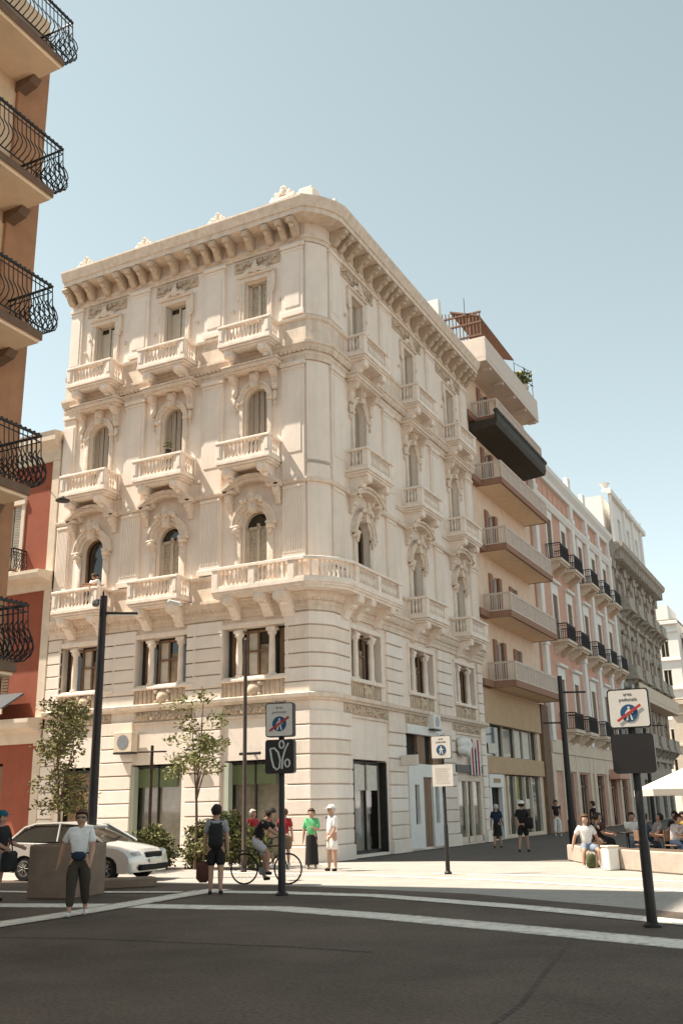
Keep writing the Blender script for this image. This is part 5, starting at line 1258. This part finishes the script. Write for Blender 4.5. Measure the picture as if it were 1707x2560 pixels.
    for i in (0, 1):
        hip, kn, an, heel, toe = J['leg', i]
        skin('shoe', [S(heel), S(an.lerp(toe, .5)+Vector((0, 0, -.006))), S(toe)], [(0, 1), (1, 2)], [.026*H, .026*H, .02*H], M[shoes], t, 1)
    # hair, hat, face
    hc = up((0, .004, .936)); b = MB(); b.ell((0, 0, 0), (.066*H, .073*H, .072*H), 14, 12, .09); vs = [Vector(v) for v in b.v]
    keep = [f for f in b.f if not (sum(vs[i].y for i in f)/len(f) < -.018*H and sum(vs[i].z for i in f)/len(f) < .030*H)]
    keep = [f for f in keep if sum(vs[i].z for i in f)/len(f) > (-.10 if hairlong else -.045)*H]
    b.f = keep; b.mi = [0]*len(keep); b.v = [tuple(rx(v, lean)+S(hc)) for v in vs]
    if hairlong: b.ell(tuple(S(up((0, .045, .86)))), (.06*H, .035*H, .085*H), 10, 7, .05)
    b.build('hair', M[hair], t, 70)
    if hat:
        b = MB(); rs = []
        for k in range(6):
            a = PI/2*k/6; rs.append([tuple(S(hc)+rx(Vector((.069*H*math.cos(a)*math.cos(2*PI*j/14), .077*H*math.cos(a)*math.sin(2*PI*j/14), .012*H+.066*H*math.sin(a))), lean)) for j in range(14)])
        b.loft(rs, True); b.prism([(-.05*H, 0), (.05*H, 0), (.045*H, .05*H), (0, .065*H), (-.045*H, .05*H)], 0, .006*H, 'z')
        n0 = len(b.v)-10
        for k in range(n0, len(b.v)): v = Vector(b.v[k]); v = Vector((v.x, -v.y-.07*H, v.z+.014*H)); b.v[k] = tuple(S(hc)+rx(v, lean))
        b.build('cap', M[hat], t, 50)
    if face:
        for s in (-1, 1): b = MB(); b.ell(tuple(S(up((s*.021, -.058, .928)))), (.008*H, .005*H, .006*H), 6, 4); b.build('eye', M['ink'], t)
        b = MB(); b.ell(tuple(S(up((0, -.054, .893)))), (.017*H, .006*H, .004*H), 6, 4); b.build('mouth', M['cred'], t)
    t['_h'] = H
    return t, J, S
CAMA = R(26.6)
FACE, AWAY, RIGHT, LEFT = CAMA, CAMA+PI, CAMA+PI/2, CAMA-PI/2
p, J, S = person('woman in a white tee and dark cropped trousers walking towards the camera at the left', (2.95, -15.25), FACE+R(8), 1.74, legs=((.27, .12), (-.2, .32)), arms=((-.3, .45, .12), (.22, .16, .45, .1)), top='cwhite', bottom='trousers', bcol='colive', shoes='cwhite', hair='hairb', torso=1.05)
b = MB(); b.ell((0, -.16, .98), (.13, .06, .08), 10, 6); b.tube([(.15*math.cos(a), .13*math.sin(a), 1.02) for a in [2*PI*k/12 for k in range(13)]], .014, 5); o = tag(b.build('waist_bag', M['cnavy'], None, 60), 'dark navy waist bag on the woman in white', 'bag'); o.location = p.location; o.rotation_euler = p.rotation_euler
b = MB(); b.box(-.075, .075, -.112, -.095, 1.59, 1.63, .008); o = b.build('sunglasses', M['ink'], p)
p, J, S = person('man in a teal cap, black tee and denim shorts beside the big planter', (-.72, -13.5), RIGHT-R(20), 1.74, legs=((.05, .05), (-.08, .05)), arms=((.3, .15, .9), (.35, .1, .9)), top='cblack', bottom='shorts', bcol='cdenim', shoes='cblack', hat='cteal')
b = MB(); b.box(-.1, .1, -.2, .2, -.28, .12, .05); b.tube([(0, -.12, .1), (0, 0, .42), (0, .12, .1)], .015, 5); o = tag(b.build('shoulder_bag', M['cblack'], None), 'black bag hanging at the side of the man in the teal cap', 'bag'); o.location = (-.38, -13.55, .85); o.rotation_euler = (0, 0, R(20))
p, J, S = person('walker in a grey tee and black shorts seen from behind, carrying a brown bag', (2.92, -11.0), AWAY+R(4), 1.78, legs=((-.12, .28), (.08, .08)), arms=((-.08, .14, .12), (.05, .16, .08)), top='cgrey', bottom='shorts', bcol='cblack', shoes='cblack', face=False)
b = MB(); b.box(-.15, .15, .0, .17, -.27, .24, .06); b.box(-.12, .12, .16, .21, -.22, .02, .04); o = tag(b.build('backpack', M['cblack'], None, 50), 'black backpack on the walker in the grey tee', 'backpack'); o.location = p.location + Vector((math.sin(p.rotation_euler.z)*-.13, math.cos(p.rotation_euler.z)*.13, 1.18)); o.rotation_euler = p.rotation_euler
for s in (-1, 1): b = MB(); b.tube([(s*.1, .04, .22), (s*.1, -.13, .29), (s*.1, -.24, .2), (s*.1, -.2, -.1)], .02, 5); b.build('strap', M['cblack'], o)
sh, el, wr, d2, sg = J['arm', 1]; hp = p.matrix_basis @ S(wr+d2*.06)
b = MB(); b.box(-.15, .15, -.10, .10, -.54, -.12, .08); o = tag(b.build('holdall', M['cbrown'], None, 50), 'brown bag carried low in the left hand of the walker with a backpack', 'bag'); o.location = hp; o.rotation_euler = (0, 0, p.rotation_euler.z)
b = MB(); b.tube([(-.1, 0, -.13), (-.06, 0, .0), (.06, 0, .0), (.1, 0, -.13)], .012, 5); b.build('handle', M['cbrown'], o)
# cyclist: hips on the saddle, hands at the bar
bzr = bz + PI/2
cpos = Vector((BC[0], BC[1], 0)) + Vector((bd.x, bd.y, 0))*(-.25)
p, J, S = person('cyclist in a black top and white shorts leaning forward on the bicycle', (cpos.x, cpos.y), bzr, 1.74, lean=.55, legs=((.95, 1.05, .06), (.45, .5, .06)), arms=((.85, .12, .25), (.85, .12, .25)), top='cblack', bottom='shorts', bcol='cshort', shoes='cblack', z0=.99, face=False)
p, J, S = person('woman in a bright green top and long black skirt standing by the corner', (.84, -2.97), FACE-R(5), 1.66, arms=((-.05, .2, .1), (.35, .1, 1.5, .5)), legs=((0, 0), (0, 0)), top='cgreen', bottom='skirt', bcol='cblack', shoes='ctan', hair='hairb', torso=1.05, sleeve=.7)
p, J, S = person('person in a white tee, white shorts and pale cap beside the woman in green', (1.87, -3.69), LEFT+R(35), 1.74, arms=((-.05, .1, .15), (.12, .1, .5, .15)), legs=((.03, 0), (-.05, .02)), top='cwhite', bottom='shorts', bcol='cwhite', shoes='cblack', hair='hairg', hat='cwhite', sleeve=.7)
p, J, S = person('man dressed in black with a pale cap walking past the beige block', (4.19, 6.94), AWAY-R(30), 1.76, arms=((.25, .12, .5), (-.2, .15, .4)), legs=((.18, .1), (-.15, .2)), top='cblack', bottom='shorts', bcol='cblack', shoes='cblack', hat='cwhite', face=False)
b = MB(); b.box(-.16, .16, -.07, .07, -.2, .2, .04); o = tag(b.build('shoulder_bag', M['cblack'], None, 50), 'black bag behind the man dressed in black', 'bag'); o.location = (4.45, 6.85, 1.0)
p, J, S = person('woman in a dark dress with a pale scarf walking by the glass shop', (2.17, 10.1), AWAY-R(20), 1.66, arms=((.2, .1, .6), (-.15, .15, .2)), legs=((.15, .1), (-.15, .2)), top='cnavy', bottom='dress', bcol='cblack', shoes='cblack', hair='hairg', face=False)
p, J, S = person('man in a white tee and blue shorts sitting on the low planter', (8.35, -.95), FACE+R(4), 1.72, legs=((1.35, 1.35, .3), (1.35, 1.35, .3)), arms=((-.15, .5, .15), (-.15, .5, .15)), top='cwhite', bottom='shorts', bcol='cdenim', shoes='cwhite', hair='hairb', z0=.56)
b = MB(); b.box(-.12, .12, -.09, .09, .0, .36, .05); b.tube([(-.06, 0, .35), (0, 0, .44), (.06, 0, .35)], .01, 5); o = tag(b.build('bag', M['leafd'], None, 50), 'dark green bag on the ground between the seated man legs', 'bag'); o.location = (8.56, -1.5, 0); o.rotation_euler = (0, 0, CAMA)
# cafe chairs with customers
def chair(loc, rz, lab):
    t = tag(empty('cafe_chair', (loc[0], loc[1], 0), rz), lab, 'chair', 'cafe chairs')
    b = MB(); b.box(-.21, .21, -.21, .21, .43, .46, .01); b.build('seat', M['framed'], t); b = MB(); b.box(-.2, .2, .19, .22, .55, .85, .01); b.build('backrest', M['framed'], t)
    for sx in (-1, 1):
        for sy in (-1, 1): b = MB(); b.tube([(sx*.2, sy*.2, 0), (sx*.18, sy*.19, .44 if sy < 0 else .86)], .012, 5); b.build('leg', M['metal'], t)
    return t
seat = dict(legs=((1.45, 1.45, .1), (1.45, 1.45, .1)), z0=.54)
for (x, y, rz, top, bc, lab, kw) in ((7.7, 3.4, R(110), 'cblack', 'cblack', 'cafe customer in black at the left end of the terrace', {}), (9.3, 4.1, R(-60), 'cgrey', 'cnavy', 'cafe customer in a grey top leaning back behind the seated man', dict(lean=-.35)), (9.35, 2.0, R(120), 'cnavy', 'cnavy', 'cafe customer in dark navy clothes near the low planter', dict(lean=.15)), (10.2, 4.2, R(30), 'cyellow', 'cblack', 'cafe customer in a yellow top under the parasol', {}), (10.3, 1.6, R(60), 'cshort', 'cnavy', 'cafe customer in a pale top leaning on the table right of the sign post', dict(lean=.3)), (11.2, 2.3, R(-70), 'corange', 'cdenim', 'cafe customer in a salmon top at the right edge of the terrace', dict(lean=.1)), (8.5, 4.9, R(20), 'cwhite', 'cdenim', 'cafe customer in a white top at the back of the terrace', {}), (9.7, 6.0, R(-20), 'cblack', 'cblack', 'cafe customer in black far behind the sign post', {}), (10.9, 5.2, R(50), 'cred', 'cblack', 'cafe customer in red at the back under the parasol', {}), (11.6, 4.1, R(-30), 'ctan', 'cnavy', 'cafe customer in a tan top in the shade of the parasol', {}), (7.3, 5.4, R(70), 'cbrown', 'cblack', 'cafe customer in brown behind the customer in black', {})):
    chair((x, y), rz, 'dark cafe chair under the ' + lab[5:].split(' at ')[0].split(' leaning')[0].split(' near')[0].split(' under')[0])
    person(lab, (x, y), rz, 1.7, arms=((.5, .1, .9), (.4, .15, 1.0)), top=top, bottom='trousers', bcol=bc, shoes='cblack', **seat, **kw)
# people on the lowest left balcony
for x, rz, tp, hr, lab in ((-10.15, R(60), 'cwhite', 'hair', 'dark haired person in white leaning on the lowest left balcony'), (-9.72, R(-40), 'cwhite', 'hairb', 'brown haired person in a white shirt on the lowest left balcony')):
    person(lab, (x, -.45), rz, 1.6, lean=.5, arms=((.9, .1, .6), (.9, .1, .6)), top=tp, bottom='shorts', bcol='cnavy', shoes='cblack', hair=hr, z0=.62)[0].location.z = 9.23+.05
# a group in red behind the shrubs
for x, y, rz, lab, hr in ((-2.3, -2.2, R(20), 'leftmost person in a red top behind the shrubs', 'hairb'), (-1.85, -1.9, R(80), 'person in a red top behind the shrubs, second from left', 'hairg'), (-1.2, -2.1, R(-30), 'person in a red top behind the cyclist', 'hair'), (-.75, -1.8, R(200), 'rightmost person in a red top behind the shrubs', 'hairb')):
    person(lab, (x, y), rz, 1.66, arms=((.1, .12, .3), (.2, .12, .6)), top='cred', bottom='shorts', bcol='cnavy', shoes='cwhite', hair=hr, group=None)
person('person in a dark vest and white trousers outside the orange building', (.98, 23.8), FACE, 1.8, top='cblack', sleeve=.3, bottom='trousers', bcol='cwhite', shoes='cwhite', legs=((.05, 0, .08), (-.05, 0, .08)))
person('person in black standing by the far lamp post', (5.5, 12.5), LEFT, 1.7, top='cblack', bottom='trousers', bcol='cblack', shoes='cblack', face=False)
flush()
